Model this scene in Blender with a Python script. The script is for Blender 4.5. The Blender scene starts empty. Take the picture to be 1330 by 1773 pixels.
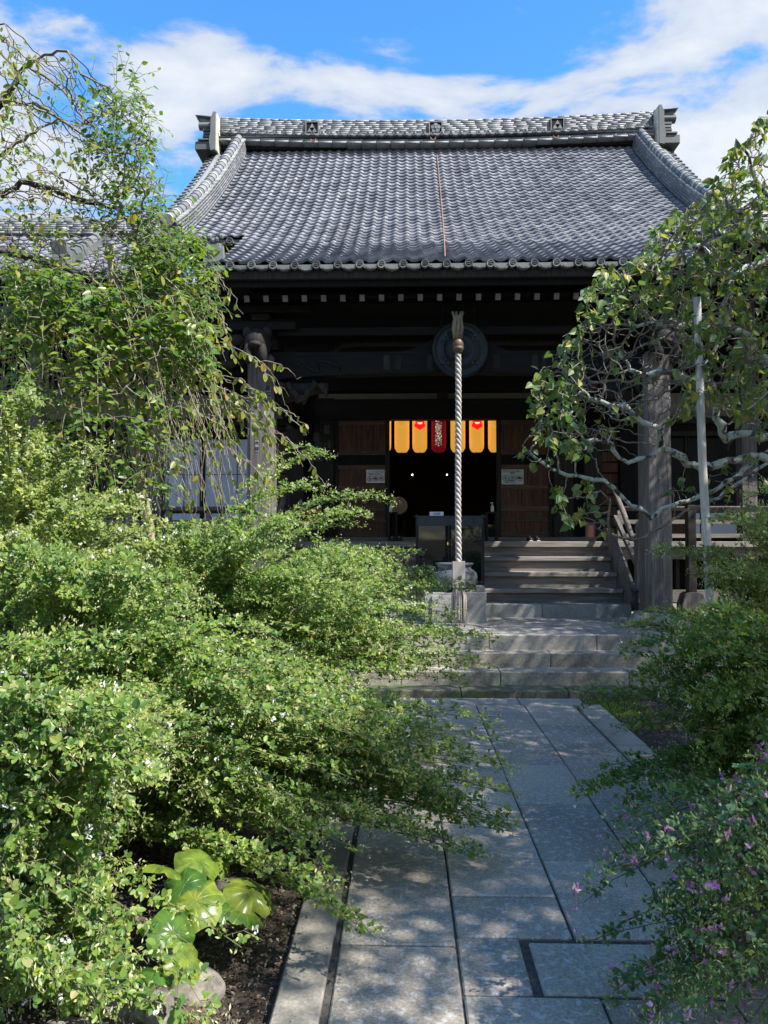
import bpy, math, random
import numpy as np
from mathutils import Vector, Matrix
random.seed(7); rng = np.random.default_rng(7)
S = bpy.context.scene; COL = S.collection
R = math.radians; PI = math.pi

# ---------------------------------------------------------------- camera
cam = bpy.data.objects.new('camera', bpy.data.cameras.new('camera')); COL.objects.link(cam)
cam.data.sensor_fit = 'HORIZONTAL'; cam.data.sensor_width = 36; cam.data.lens = 36
cam.data.clip_start = .05; cam.data.clip_end = 2000
EYE = Vector((0, 0, 1.6)); PITCH, YAW = 1.87, 1.6
cam.location = EYE; cam.rotation_euler = (R(90 + PITCH), 0, R(YAW)); S.camera = cam
_CR = Matrix.Rotation(R(YAW), 3, 'Z') @ Matrix.Rotation(R(90 + PITCH), 3, 'X')
def at(u, v, Y):
    d = _CR @ Vector((u - 665, 886.5 - v, -1330)); return EYE + d * (Y / d.y)

# ---------------------------------------------------------------- sky, sun, exposure
SUN_EL, SUN_AZ = 50.0, -30.0       # azimuth from +X towards +Y
w = bpy.data.worlds.new('World'); S.world = w; w.use_nodes = True
nt = w.node_tree; N = nt.nodes; L = nt.links; N.clear()
def nd(t, **k):
    n = N.new(t)
    for a, b in k.items(): setattr(n, a, b)
    return n
out = nd('ShaderNodeOutputWorld'); bg = nd('ShaderNodeBackground'); bg.inputs[1].default_value = .15
sky = nd('ShaderNodeTexSky', sky_type='NISHITA'); sky.sun_disc = False
sky.sun_elevation = R(SUN_EL); sky.sun_rotation = R(90 - SUN_AZ); sky.altitude = 50; sky.air_density = 1.0; sky.dust_density = .3; sky.ozone_density = 2.0
tc = nd('ShaderNodeTexCoord'); sep = nd('ShaderNodeSeparateXYZ'); L.new(tc.outputs['Generated'], sep.inputs[0])
def math_n(op, a, b=None, clamp=False):
    n = nd('ShaderNodeMath', operation=op); n.use_clamp = clamp
    for i, x in enumerate((a, b)):
        if x is None: continue
        if isinstance(x, (int, float)): n.inputs[i].default_value = x
        else: L.new(x, n.inputs[i])
    return n.outputs[0]
zz = math_n('MAXIMUM', math_n('ADD', sep.outputs[2], .22), .05)
cmb = nd('ShaderNodeCombineXYZ'); L.new(math_n('DIVIDE', sep.outputs[0], zz), cmb.inputs[0]); L.new(math_n('DIVIDE', sep.outputs[1], zz), cmb.inputs[1])
mp = nd('ShaderNodeMapping'); mp.inputs['Location'].default_value = (3.28, 1.4, 0); mp.inputs['Scale'].default_value = (1.0, 1.5, 1); L.new(cmb.outputs[0], mp.inputs[0])
n1 = nd('ShaderNodeTexNoise'); n1.inputs['Scale'].default_value = 3.7; n1.inputs['Detail'].default_value = 9; n1.inputs['Roughness'].default_value = .56; n1.inputs['Distortion'].default_value = .25
L.new(mp.outputs[0], n1.inputs['Vector'])
# cumulus lie in a low bank all round the horizon and reach higher towards the east (+X)
bank = nd('ShaderNodeMapRange'); bank.inputs[1].default_value = .575; bank.inputs[2].default_value = .515; bank.inputs[3].default_value = -.07; bank.inputs[4].default_value = .16
L.new(sep.outputs[2], bank.inputs[0])
east = nd('ShaderNodeMapRange'); east.inputs[1].default_value = .19; east.inputs[2].default_value = .44; east.inputs[3].default_value = -.03; east.inputs[4].default_value = .10
L.new(sep.outputs[0], east.inputs[0])
dens = math_n('ADD', math_n('ADD', n1.outputs[0], bank.outputs[0]), east.outputs[0])
cr = nd('ShaderNodeValToRGB'); cr.color_ramp.elements[0].position = .51; cr.color_ramp.elements[1].position = .64
cr.color_ramp.elements[0].color = (0, 0, 0, 1); cr.color_ramp.elements[1].color = (1, 1, 1, 1); cr.color_ramp.interpolation = 'EASE'
L.new(dens, cr.inputs[0])
cc = nd('ShaderNodeValToRGB'); cc.color_ramp.elements[0].position = .55; cc.color_ramp.elements[1].position = .78
cc.color_ramp.elements[0].color = (1.3, 1.52, 1.9, 1); cc.color_ramp.elements[1].color = (2.1, 2.16, 2.25, 1); L.new(dens, cc.inputs[0])
hs = nd('ShaderNodeHueSaturation'); hs.inputs['Saturation'].default_value = 1.32; hs.inputs['Value'].default_value = .8; L.new(sky.outputs[0], hs.inputs['Color'])
mx = nd('ShaderNodeMixRGB'); L.new(math_n('MULTIPLY', cr.outputs[0], .93), mx.inputs[0]); L.new(hs.outputs[0], mx.inputs[1]); L.new(cc.outputs[0], mx.inputs[2])
L.new(mx.outputs[0], bg.inputs[0]); L.new(bg.outputs[0], out.inputs[0])
TO_SUN = Vector((math.cos(R(SUN_EL)) * math.cos(R(SUN_AZ)), math.cos(R(SUN_EL)) * math.sin(R(SUN_AZ)), math.sin(R(SUN_EL))))
sl = bpy.data.lights.new('sun', 'SUN'); sl.energy = 3.7; sl.angle = R(.53); sl.color = (1, .965, .91)
sun = bpy.data.objects.new('sun', sl); COL.objects.link(sun); sun.rotation_euler = (-TO_SUN).to_track_quat('-Z', 'Y').to_euler(); sun.location = (8, -4, 14)
vs = S.view_settings; vs.view_transform = 'Standard'; vs.look = 'None'; vs.exposure = 1.55; vs.gamma = 1; vs.use_curve_mapping = False
S.cycles.max_bounces = 6; S.cycles.diffuse_bounces = 3; S.cycles.transmission_bounces = 4; S.cycles.transparent_max_bounces = 6; S.cycles.glossy_bounces = 2
S.cycles.use_denoising = True

# ---------------------------------------------------------------- materials
def newmat(name):
    m = bpy.data.materials.new(name); m.use_nodes = True; t = m.node_tree; t.nodes.clear()
    o = t.nodes.new('ShaderNodeOutputMaterial'); b = t.nodes.new('ShaderNodeBsdfPrincipled'); t.links.new(b.outputs[0], o.inputs[0]); return m, t, b, o
def ramp(t, fac, stops):
    r = t.nodes.new('ShaderNodeValToRGB'); e = r.color_ramp.elements
    while len(e) < len(stops): e.new(.5)
    for i, (p, c) in enumerate(stops): e[i].position = p; e[i].color = (*c, 1)
    t.links.new(fac, r.inputs[0]); return r.outputs[0]
def noise(t, scale, detail=4, rough=.55, stretch=(1, 1, 1), coord='Object', dist=0):
    c = t.nodes.new('ShaderNodeTexCoord'); m = t.nodes.new('ShaderNodeMapping'); m.inputs['Scale'].default_value = stretch
    n = t.nodes.new('ShaderNodeTexNoise'); n.inputs['Scale'].default_value = scale; n.inputs['Detail'].default_value = detail; n.inputs['Roughness'].default_value = rough; n.inputs['Distortion'].default_value = dist
    if coord == 'World':
        g = t.nodes.new('ShaderNodeNewGeometry'); t.links.new(g.outputs['Position'], m.inputs[0])
    else: t.links.new(c.outputs[coord], m.inputs[0])
    t.links.new(m.outputs[0], n.inputs['Vector']); return n.outputs[0]
def mixc(t, fac, a, b, mode='MIX'):
    m = t.nodes.new('ShaderNodeMixRGB'); m.blend_type = mode
    for i, x in enumerate((fac, a, b)):
        if isinstance(x, (int, float)): m.inputs[i].default_value = x
        elif isinstance(x, tuple): m.inputs[i].default_value = (*x, 1)
        else: t.links.new(x, m.inputs[i])
    return m.outputs[0]
def bump(t, b, h, s=.3, d=.01):
    n = t.nodes.new('ShaderNodeBump'); n.inputs['Strength'].default_value = s; n.inputs['Distance'].default_value = d
    t.links.new(h, n.inputs['Height']); t.links.new(n.outputs[0], b.inputs['Normal'])
def island(t):
    g = t.nodes.new('ShaderNodeNewGeometry'); o = t.nodes.new('ShaderNodeObjectInfo')
    a = t.nodes.new('ShaderNodeMath'); a.operation = 'ADD'; f = t.nodes.new('ShaderNodeMath'); f.operation = 'FRACT'
    t.links.new(g.outputs['Random Per Island'], a.inputs[0]); t.links.new(o.outputs['Random'], a.inputs[1]); t.links.new(a.outputs[0], f.inputs[0]); return f.outputs[0]
def mat_wood(name, c0, c1, c2, stretch=(14, 14, .8), rough=.75, var=.35):
    m, t, b, o = newmat(name)
    g = noise(t, 3, 6, .65, stretch, 'World', .6); g2 = noise(t, 1.1, 3, .5, (1, 1, 1), 'World')
    c = ramp(t, g, [(.3, c0), (.5, c1), (.72, c2)])
    c = mixc(t, var, c, ramp(t, g2, [(.35, (.45, .45, .45)), (.65, (1, 1, 1))]), 'MULTIPLY')
    isl = ramp(t, island(t), [(0, (.78, .78, .78)), (1, (1.12, 1.08, 1.02))]); c = mixc(t, 1, c, isl, 'MULTIPLY')
    t.links.new(c, b.inputs['Base Color']); b.inputs['Roughness'].default_value = rough; b.inputs['Specular IOR Level'].default_value = .22; bump(t, b, g, .35, .004); return m
def mat_stone(name, base, spread=.3, scale=60, rough=.85, moss=None, blot=1.4, bstr=.5, bd=.006):
    m, t, b, o = newmat(name)
    lo = tuple(x * (1 - spread) for x in base); hi = tuple(min(1, x * (1 + spread)) for x in base)
    c = ramp(t, noise(t, scale, 5, .6, (1, 1, 1), 'World'), [(.36, lo), (.5, base), (.66, hi)])
    bl = noise(t, blot, 5, .6, (1, 1, 1), 'World', .4)
    c = mixc(t, .7, c, ramp(t, bl, [(.32, (.55, .54, .5)), (.5, (.95, .94, .92)), (.68, (1.15, 1.12, 1.06))]), 'MULTIPLY')
    c = mixc(t, 1, c, ramp(t, island(t), [(0, (.82, .82, .82)), (1, (1.13, 1.12, 1.1))]), 'MULTIPLY')
    if moss:
        mk = ramp(t, noise(t, moss[0], 6, .7, (1, 1, 1), 'World', .5), [(moss[1], (0, 0, 0)), (moss[1] + .08, (1, 1, 1))])
        c = mixc(t, mk, c, moss[2])
    t.links.new(c, b.inputs['Base Color']); b.inputs['Roughness'].default_value = rough
    bump(t, b, noise(t, scale * .8, 4, .6, (1, 1, 1), 'World'), bstr, bd); return m
def mat_plain(name, c, rough=.6, metal=0, emit=None, es=1, nz=.15, spec=None):
    m, t, b, o = newmat(name)
    k = noise(t, 12, 4, .6, (1, 1, 1), 'World')
    cc_ = mixc(t, 1, c, ramp(t, k, [(.3, (1 - nz,) * 3), (.7, (1 + nz * .5,) * 3)]), 'MULTIPLY')
    t.links.new(cc_, b.inputs['Base Color']); b.inputs['Roughness'].default_value = rough; b.inputs['Metallic'].default_value = metal
    if emit: b.inputs['Emission Color'].default_value = (*emit, 1); b.inputs['Emission Strength'].default_value = es
    return m
def mat_leaf(name, stops, trans=.45, rough=.42, scale=2.2, var=.5, tr_tint=(1.35, 1.5, .55)):
    m, t, b, o = newmat(name)
    c = ramp(t, island(t), stops)
    k = noise(t, scale, 3, .5, (1, 1, 1), 'World')
    c = mixc(t, var, c, ramp(t, k, [(.35, (.55, .66, .62)), (.62, (1.25, 1.18, .9))]), 'MULTIPLY')
    t.links.new(c, b.inputs['Base Color']); b.inputs['Roughness'].default_value = rough; b.inputs['Specular IOR Level'].default_value = .4
    tr = t.nodes.new('ShaderNodeBsdfTranslucent'); t.links.new(mixc(t, 1, c, tr_tint, 'MULTIPLY'), tr.inputs[0])
    ms = t.nodes.new('ShaderNodeMixShader'); ms.inputs[0].default_value = trans; t.links.new(b.outputs[0], ms.inputs[1]); t.links.new(tr.outputs[0], ms.inputs[2]); t.links.new(ms.outputs[0], o.inputs[0]); return m

M = {}
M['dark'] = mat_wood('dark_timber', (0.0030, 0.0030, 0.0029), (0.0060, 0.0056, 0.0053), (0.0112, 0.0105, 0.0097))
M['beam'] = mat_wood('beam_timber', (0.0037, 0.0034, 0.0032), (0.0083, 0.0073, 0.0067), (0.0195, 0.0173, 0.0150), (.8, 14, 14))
M['door'] = mat_wood('door_timber', (0.0480, 0.0240, 0.0156), (0.1020, 0.0540, 0.0348), (0.1800, 0.1104, 0.0744))
M['doorh'] = mat_wood('door_rail_timber', (0.0600, 0.0384, 0.0264), (0.1020, 0.0660, 0.0480), (0.1800, 0.1320, 0.0960), (.8, 14, 14))
M['post'] = mat_wood('weathered_post', (0.0714, 0.0643, 0.0595), (0.1404, 0.1285, 0.1190), (0.2499, 0.2321, 0.2177), (11, 11, .7))
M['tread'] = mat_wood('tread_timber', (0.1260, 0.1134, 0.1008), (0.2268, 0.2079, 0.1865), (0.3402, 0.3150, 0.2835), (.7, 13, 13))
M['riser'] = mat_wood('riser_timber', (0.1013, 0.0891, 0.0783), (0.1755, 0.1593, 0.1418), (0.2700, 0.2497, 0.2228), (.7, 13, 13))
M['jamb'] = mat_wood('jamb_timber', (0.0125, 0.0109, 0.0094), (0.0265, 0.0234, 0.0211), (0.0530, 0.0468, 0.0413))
M['plaster'] = mat_plain('cream_plaster', (.20, .195, .15), .9, nz=.12)
M['paper'] = mat_plain('shoji_paper', (.62, .66, .74), .9, nz=.05)
M['rafterend'] = mat_plain('white_painted_end_grain', (.17, .165, .165), .8, nz=.35)
def mat_tile(name, c0, c1, c2, rough=.62, lich=.0):
    m, t, b, o = newmat(name)
    c = ramp(t, island(t), [(0, c0), (.55, c1), (1, c2)])
    c = mixc(t, .6, c, ramp(t, noise(t, 1.3, 5, .65, (1, 1, 1), 'World'), [(.3, (.62, .64, .66)), (.7, (1.12, 1.1, 1.06))]), 'MULTIPLY')
    c = mixc(t, .55, c, ramp(t, noise(t, 34, 4, .6, (1, 1, 1), 'World'), [(.35, (.72, .72, .74)), (.65, (1.15, 1.15, 1.12))]), 'MULTIPLY')
    if lich:
        mk = ramp(t, noise(t, 7, 6, .7, (1, 1, 1), 'World', .4), [(.58, (0, 0, 0)), (.7, (lich,) * 3)]); c = mixc(t, mk, c, (.17, .2, .15))
    t.links.new(c, b.inputs['Base Color']); b.inputs['Roughness'].default_value = rough; b.inputs['Specular IOR Level'].default_value = .3
    bump(t, b, noise(t, 60, 3, .6, (1, 1, 1), 'World'), .15, .003); return m
M['tile'] = mat_tile('roof_tile', (.12, .126, .145), (.185, .193, .218), (.26, .27, .295))
M['eavetile'] = mat_tile('eave_tile', (.075, .087, .083), (.12, .132, .128), (.17, .182, .178), .6, .5)
M['noshi'] = mat_tile('ridge_tile', (.15, .158, .165), (.20, .207, .213), (.26, .267, .267), .5, .15)
M['mortar'] = mat_plain('lime_mortar', (.62, .60, .50), .95, nz=.3)
M['path'] = mat_stone('granite_paving', (.385, .335, .27), .28, 85, .7, (30, .53, (.50, .47, .43)), 1.1, .5, .004)
M['kerb'] = mat_stone('granite_kerb', (.31, .28, .235), .22, 90, .85, None, 2.2)
M['joint'] = mat_stone('joint_mortar', (.075, .068, .058), .4, 50, .95)
M['step'] = mat_stone('tuff_step', (.30, .275, .225), .25, 40, .9, (5, .60, (.38, .37, .33)), 2.0)
M['stepm'] = mat_stone('mossy_step', (.12, .12, .085), .3, 40, .95, (4, .5, (.075, .10, .03)), 2.0)
M['plat'] = mat_stone('platform_stone', (.30, .28, .25), .18, 30, .85, None, 1.2)
M['block'] = mat_stone('grey_stone_block', (.27, .272, .26), .25, 80, .85, None, 2.5)
M['rock'] = mat_stone('rounded_rock', (.17, .155, .135), .45, 22, .9, None, 3)
M['soil'] = mat_stone('soil', (.075, .055, .04), .55, 45, 1.0, None, 5, 1, .03)
M['ceramic'] = mat_plain('grey_blue_ceramic', (.075, .085, .10), .2, nz=.1)
M['iron'] = mat_plain('painted_iron', (.035, .045, .06), .35, .4, nz=.15)
M['black'] = mat_plain('black_metal', (.012, .012, .013), .4, .3)
M['bronze'] = mat_plain('green_bronze', (.004, .014, .0135), .5, .3, nz=.5)
M['bronzel'] = mat_plain('rubbed_bronze', (.025, .04, .035), .5, .3)
M['brown'] = mat_plain('brown_wood_bead', (.10, .065, .04), .5)
M['rope'] = mat_wood('rope_cotton', (.33, .31, .28), (.44, .415, .38), (.55, .53, .49), (30, 30, 8), .95, .1)
M['tassel'] = mat_wood('tassel_fibre', (.22, .2, .18), (.33, .3, .28), (.46, .43, .4), (60, 60, 1.5), .95, .1)
M['cloth'] = mat_plain('tan_cloth', (.23, .19, .12), .9, nz=.3)
M['white'] = mat_plain('white_paper', (.68, .68, .68), .6, nz=.04)
M['plas'] = mat_plain('laminated_green_white', (.42, .49, .46), .2, nz=.08)
M['ink'] = mat_plain('black_ink', (.015, .015, .017), .8)
M['inkred'] = mat_plain('dark_red_ink', (.22, .03, .05), .8)
M['inkgreen'] = mat_plain('dark_green_ink', (.04, .12, .10), .8)
M['lant'] = None
M['orange'] = mat_plain('orange_red_wood', (.42, .10, .03), .7, nz=.4)
M['pink'] = mat_plain('faded_red_print', (.45, .14, .10), .8, nz=.3)
M['sticker'] = mat_plain('old_paper_slip', (.22, .22, .22), .9, nz=.4)
M['sticker2'] = mat_plain('dim_paper_slip', (.06, .065, .065), .9, nz=.4)
M['drum'] = mat_plain('drum_skin', (.45, .35, .2), .7)
M['rust'] = mat_plain('rusty_wire', (.25, .12, .07), .8, nz=.3)
M['wire'] = mat_plain('white_cord', (.6, .6, .55), .8)
M['pole'] = mat_wood('pale_pole', (.45, .43, .38), (.6, .575, .52), (.75, .72, .66), (16, 16, 1.2), .8, .3)
M['bamboo'] = mat_wood('bamboo_pole', (.26, .21, .12), (.36, .30, .18), (.48, .42, .27), (16, 16, 1.2), .6, .3)
M['bottle'] = mat_plain('clear_plastic', (.55, .58, .58), .2, nz=.02)
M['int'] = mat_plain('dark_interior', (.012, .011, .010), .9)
m, t, b, o = newmat('case_glass'); b.inputs['Base Color'].default_value = (.01, .014, .013, 1); b.inputs['Roughness'].default_value = .03
b.inputs['Specular IOR Level'].default_value = .7; tr = t.nodes.new('ShaderNodeBsdfTransparent'); tr.inputs[0].default_value = (.45, .55, .52, 1)
ms = t.nodes.new('ShaderNodeMixShader'); ms.inputs[0].default_value = .62; t.links.new(tr.outputs[0], ms.inputs[1]); t.links.new(b.outputs[0], ms.inputs[2]); t.links.new(ms.outputs[0], o.inputs[0]); M['glass'] = m
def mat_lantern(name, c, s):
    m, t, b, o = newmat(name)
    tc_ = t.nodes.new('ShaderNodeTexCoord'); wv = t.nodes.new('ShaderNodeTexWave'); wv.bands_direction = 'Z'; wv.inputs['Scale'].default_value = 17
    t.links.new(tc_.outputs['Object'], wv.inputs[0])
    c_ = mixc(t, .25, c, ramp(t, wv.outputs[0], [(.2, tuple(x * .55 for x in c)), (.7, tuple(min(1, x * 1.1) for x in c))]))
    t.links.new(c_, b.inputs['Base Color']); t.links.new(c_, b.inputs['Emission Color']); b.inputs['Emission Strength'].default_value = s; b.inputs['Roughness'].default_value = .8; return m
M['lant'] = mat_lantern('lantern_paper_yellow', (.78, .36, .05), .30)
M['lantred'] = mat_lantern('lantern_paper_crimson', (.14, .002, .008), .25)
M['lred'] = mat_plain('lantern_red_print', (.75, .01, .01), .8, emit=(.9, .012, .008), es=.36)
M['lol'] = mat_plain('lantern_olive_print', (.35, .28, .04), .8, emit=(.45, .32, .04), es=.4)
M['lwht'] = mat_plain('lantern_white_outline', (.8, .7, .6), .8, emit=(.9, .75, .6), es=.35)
M['lblk'] = mat_plain('lantern_black_print', (.004, .004, .004), .8)
M['flame'] = mat_plain('candle_flame', (.9, .5, .1), .5, emit=(1, .55, .12), es=6)
M['wax'] = mat_plain('white_wax', (.75, .76, .72), .5, nz=.02)
M['bulb'] = mat_plain('small_lamp', (.9, .8, .6), .5, emit=(1, .85, .55), es=3)
M['bark'] = mat_stone('lichen_bark', (.055, .048, .04), .4, 50, .95, (14, .42, (.42, .47, .41)), 4, .8, .01)
M['barkd'] = mat_stone('dark_bark', (.05, .04, .035), .4, 50, .95, (12, .64, (.2, .22, .17)), 4, .8, .01)
M['twig'] = mat_stone('grey_twig', (.20, .175, .145), .35, 60, .95, None, 4)
M['twigl'] = mat_stone('pale_dry_twig', (.30, .26, .20), .3, 60, .95, None, 4)
M['stem'] = mat_plain('green_brown_stem', (.12, .12, .045), .8, nz=.3)
G1, G2, G3, G4 = (.07, .15, .045), (.14, .24, .05), (.23, .315, .065), (.31, .38, .08)
M['clover'] = mat_leaf('clover_leaf', [(0, G1), (.4, G2), (.78, G3), (.93, (.32, .34, .12)), (1, (.42, .38, .20))])
M['cloverb'] = mat_leaf('clover_leaf_blue_green', [(0, (.08, .17, .095)), (.5, (.125, .24, .12)), (.9, (.19, .30, .11)), (1, (.14, .2, .05))])
M['clovery'] = mat_leaf('clover_leaf_yellow_green', [(0, (.13, .20, .055)), (.5, (.23, .29, .09)), (1, (.40, .42, .15))])
M['tipleaf'] = mat_leaf('young_tip_leaf', [(0, (.12, .22, .03)), (.6, (.22, .32, .035)), (1, (.38, .40, .04))], .45, .45, 3, .2)
M['bud'] = mat_leaf('pale_bud', [(0, (.34, .38, .14)), (1, (.60, .60, .36))], .3, .6, 3, .2)
M['flw'] = mat_leaf('white_flower', [(0, (.62, .62, .56)), (1, (.85, .85, .82))], .35, .6, 3, .05, (1, 1, 1))
M['flp'] = mat_leaf('pink_flower', [(0, (.42, .10, .34)), (.5, (.62, .25, .50)), (1, (.75, .55, .66))], .35, .6, 3, .05, (1, 1, 1))
M['heart'] = mat_leaf('heart_leaf', [(0, (.075, .15, .075)), (.45, (.125, .195, .07)), (.8, (.20, .235, .065)), (1, (.33, .30, .08))], .4, .45, 2)
M['cherry'] = mat_leaf('weeping_leaf', [(0, (.13, .19, .04)), (.5, (.22, .26, .05)), (.85, (.34, .33, .07)), (1, (.36, .22, .05))], .5, .45, 2, .3)
M['vine'] = mat_leaf('vine_leaf', [(0, (.07, .15, .035)), (.5, (.12, .21, .04)), (.9, (.20, .27, .05)), (1, (.2, .2, .04))], .45, .35, 2)
M['big'] = mat_leaf('leopard_plant_leaf', [(0, (.05, .12, .025)), (.5, (.09, .165, .03)), (.85, (.17, .22, .04)), (1, (.30, .27, .05))], .3, .3, 28, .9)
_t = M['big'].node_tree; _b = [n_ for n_ in _t.nodes if n_.type == 'BSDF_PRINCIPLED'][0]; _src = _b.inputs['Base Color'].links[0].from_socket
_c = _t.nodes.new('ShaderNodeTexCoord'); _g = _t.nodes.new('ShaderNodeTexGradient'); _g.gradient_type = 'RADIAL'; _t.links.new(_c.outputs['Object'], _g.inputs[0])
_m = _t.nodes.new('ShaderNodeMath'); _m.operation = 'MULTIPLY'; _m.inputs[1].default_value = 11; _t.links.new(_g.outputs['Fac'], _m.inputs[0])
_p = _t.nodes.new('ShaderNodeMath'); _p.operation = 'PINGPONG'; _p.inputs[1].default_value = .5; _t.links.new(_m.outputs[0], _p.inputs[0])
_v = ramp(_t, _p.outputs[0], [(.0, (1.35, 1.3, 1.25)), (.12, (1.0, 1.0, 1.0)), (.5, (.88, .9, .88))])
_w = mixc(_t, .85, _src, _v, 'MULTIPLY'); _t.links.new(_w, _b.inputs['Base Color']); bump(_t, _b, _v, .5, -.01)
M['litter'] = mat_leaf('leaf_litter', [(0, (.05, .035, .025)), (.5, (.13, .10, .075)), (.8, (.22, .18, .13)), (.97, (.36, .33, .28)), (1, (.5, .36, .08))], .05, .9, 6, .4, (1, 1, 1))
M['shade'] = mat_leaf('evergreen_leaf', [(0, G1), (1, G2)], .3)

# ---------------------------------------------------------------- helpers
def link(o, parent=None):
    COL.objects.link(o)
    if parent is not None: o.parent = parent
    return o
def tag(o, label=None, cat=None, group=None, kind=None):
    if label: o['label'] = label
    if cat: o['category'] = cat
    if group: o['group'] = group
    if kind: o['kind'] = kind
    return o
def empty(name, loc=(0, 0, 0), **k):
    o = bpy.data.objects.new(name, None); o.location = loc; link(o); tag(o, **k); return o
def from_arrays(name, V, polys, mat, parent=None, smooth=False, kind=None, sizes=None):
    """V (n,3); polys flat index array with sizes, or a list of faces."""
    me = bpy.data.meshes.new(name)
    if sizes is None:
        me.from_pydata([tuple(v) for v in V], [], polys)
    else:
        V = np.asarray(V, np.float32); me.vertices.add(len(V)); me.vertices.foreach_set('co', V.ravel())
        me.loops.add(len(polys)); me.loops.foreach_set('vertex_index', np.asarray(polys, np.int32))
        st = np.concatenate([[0], np.cumsum(sizes)[:-1]]).astype(np.int32); me.polygons.add(len(sizes)); me.polygons.foreach_set('loop_start', st)
        me.update(calc_edges=True)
    if smooth: me.polygons.foreach_set('use_smooth', [True] * len(me.polygons))
    me.materials.append(mat); o = bpy.data.objects.new(name, me); link(o, parent)
    if parent is not None:
        p = parent; off = Vector()
        while p is not None: off += p.location; p = p.parent
        o.location = -off          # meshes are written in world coordinates
    if kind: o['kind'] = kind
    return o
class MB:
    def __init__(s): s.v = []; s.f = []
    def quad_box(s, P):     # 8 points: bottom 4 ccw, top 4 ccw
        n = len(s.v); s.v += [tuple(p) for p in P]
        s.f += [(n+3, n+2, n+1, n), (n+4, n+5, n+6, n+7)] + [(n+i, n+(i+1) % 4, n+4+(i+1) % 4, n+4+i) for i in range(4)]
    def box(s, x0, x1, y0, y1, z0, z1, c=0):
        if c <= 0: s.quad_box([(x0, y0, z0), (x1, y0, z0), (x1, y1, z0), (x0, y1, z0), (x0, y0, z1), (x1, y0, z1), (x1, y1, z1), (x0, y1, z1)]); return s
        n = len(s.v)   # chamfered top and vertical edges
        oct_ = lambda d, z: [(x0+c, y0+d, z), (x1-c, y0+d, z), (x1-d, y0+c, z), (x1-d, y1-c, z), (x1-c, y1-d, z), (x0+c, y1-d, z), (x0+d, y1-c, z), (x0+d, y0+c, z)]
        r0 = oct_(0, z0); r1 = oct_(0, z1-c)
        r2 = [(min(max(a, x0+c), x1-c), min(max(b_, y0+c), y1-c), z1) for a, b_, _ in r1]
        s.v += r0 + r1; 
        for k in range(8): s.f.append((n+k, n+(k+1) % 8, n+8+(k+1) % 8, n+8+k))
        tv = [(x0+c, y0+c, z1), (x1-c, y0+c, z1), (x1-c, y1-c, z1), (x0+c, y1-c, z1)]; s.v += tv; a = n + 16
        s.f += [(a, a+1, a+2, a+3), (n+8, n+9, a+1, a), (n+9, n+10, a+1), (n+10, n+11, a+2, a+1), (n+11, n+12, a+2), (n+12, n+13, a+3, a+2), (n+13, n+14, a+3), (n+14, n+15, a, a+3), (n+15, n+8, a)]
        s.f.append(tuple(n+k for k in range(7, -1, -1))); return s
    def beam(s, p, q, w, h, up=(0, 0, 1)):
        p, q = Vector(p), Vector(q); d = (q - p).normalized(); sd = d.cross(Vector(up)); sd = sd.normalized() if sd.length > 1e-4 else Vector((1, 0, 0)); u = sd.cross(d).normalized()
        P = []
        for e in (-1, 1):
            for c_, a in ((p, -1), (p, 1), (q, 1), (q, -1)): P.append(c_ + sd * a * w / 2 + u * e * h / 2)
        s.quad_box(P); return s
    def tube(s, pts, rad, k=6, cap=True):
        pts = [Vector(p) for p in pts]; n = len(pts); base = len(s.v)
        if isinstance(rad, (int, float)): rad = [rad] * n
        ref = Vector((0, 0, 1)) if abs((pts[-1]-pts[0]).normalized().z) < .9 else Vector((1, 0, 0))
        for i in range(n):
            d = (pts[min(i+1, n-1)] - pts[max(i-1, 0)]); d = d.normalized() if d.length > 1e-9 else Vector((0, 0, 1))
            a = d.cross(ref); a = a.normalized() if a.length > 1e-3 else Vector((1, 0, 0)); c = d.cross(a)
            for j in range(k):
                th = 2 * PI * j / k; s.v.append(tuple(pts[i] + (a * math.cos(th) + c * math.sin(th)) * rad[i]))
        for i in range(n-1):
            for j in range(k): s.f.append((base+i*k+j, base+i*k+(j+1) % k, base+(i+1)*k+(j+1) % k, base+(i+1)*k+j))
        if cap: s.f.append(tuple(base+j for j in range(k-1, -1, -1))); s.f.append(tuple(base+(n-1)*k+j for j in range(k)))
        return s
    def lathe(s, c, prof, k=24, axis='z'):
        n = len(s.v)
        for r, z in prof:
            for j in range(k):
                a = 2*PI*j/k
                s.v.append((c[0]+r*math.cos(a), c[1]+r*math.sin(a), c[2]+z) if axis == 'z' else (c[0]+r*math.cos(a), c[1]-z, c[2]+r*math.sin(a)))
        m = len(prof)
        for i in range(m-1):
            for j in range(k): s.f.append((n+i*k+j, n+i*k+(j+1) % k, n+(i+1)*k+(j+1) % k, n+(i+1)*k+j))
        s.f.append(tuple(n+j for j in range(k-1, -1, -1))); s.f.append(tuple(n+(m-1)*k+j for j in range(k))); return s
    def prism(s, poly, y0, y1):      # polygon in XZ, extruded along Y
        n = len(s.v); m = len(poly); s.v += [(x, y0, z) for x, z in poly] + [(x, y1, z) for x, z in poly]
        s.f.append(tuple(range(n, n+m))); s.f.append(tuple(range(n+2*m-1, n+m-1, -1)))
        for i in range(m): s.f.append((n+(i+1) % m, n+i, n+m+i, n+m+(i+1) % m))
        return s
    def prismx(s, poly, x0, x1):      # polygon in YZ, extruded along X
        n = len(s.v); m = len(poly); s.v += [(x0, y, z) for y, z in poly] + [(x1, y, z) for y, z in poly]
        s.f.append(tuple(range(n, n+m))); s.f.append(tuple(range(n+2*m-1, n+m-1, -1)))
        for i in range(m): s.f.append((n+(i+1) % m, n+i, n+m+i, n+m+(i+1) % m))
        return s
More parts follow.
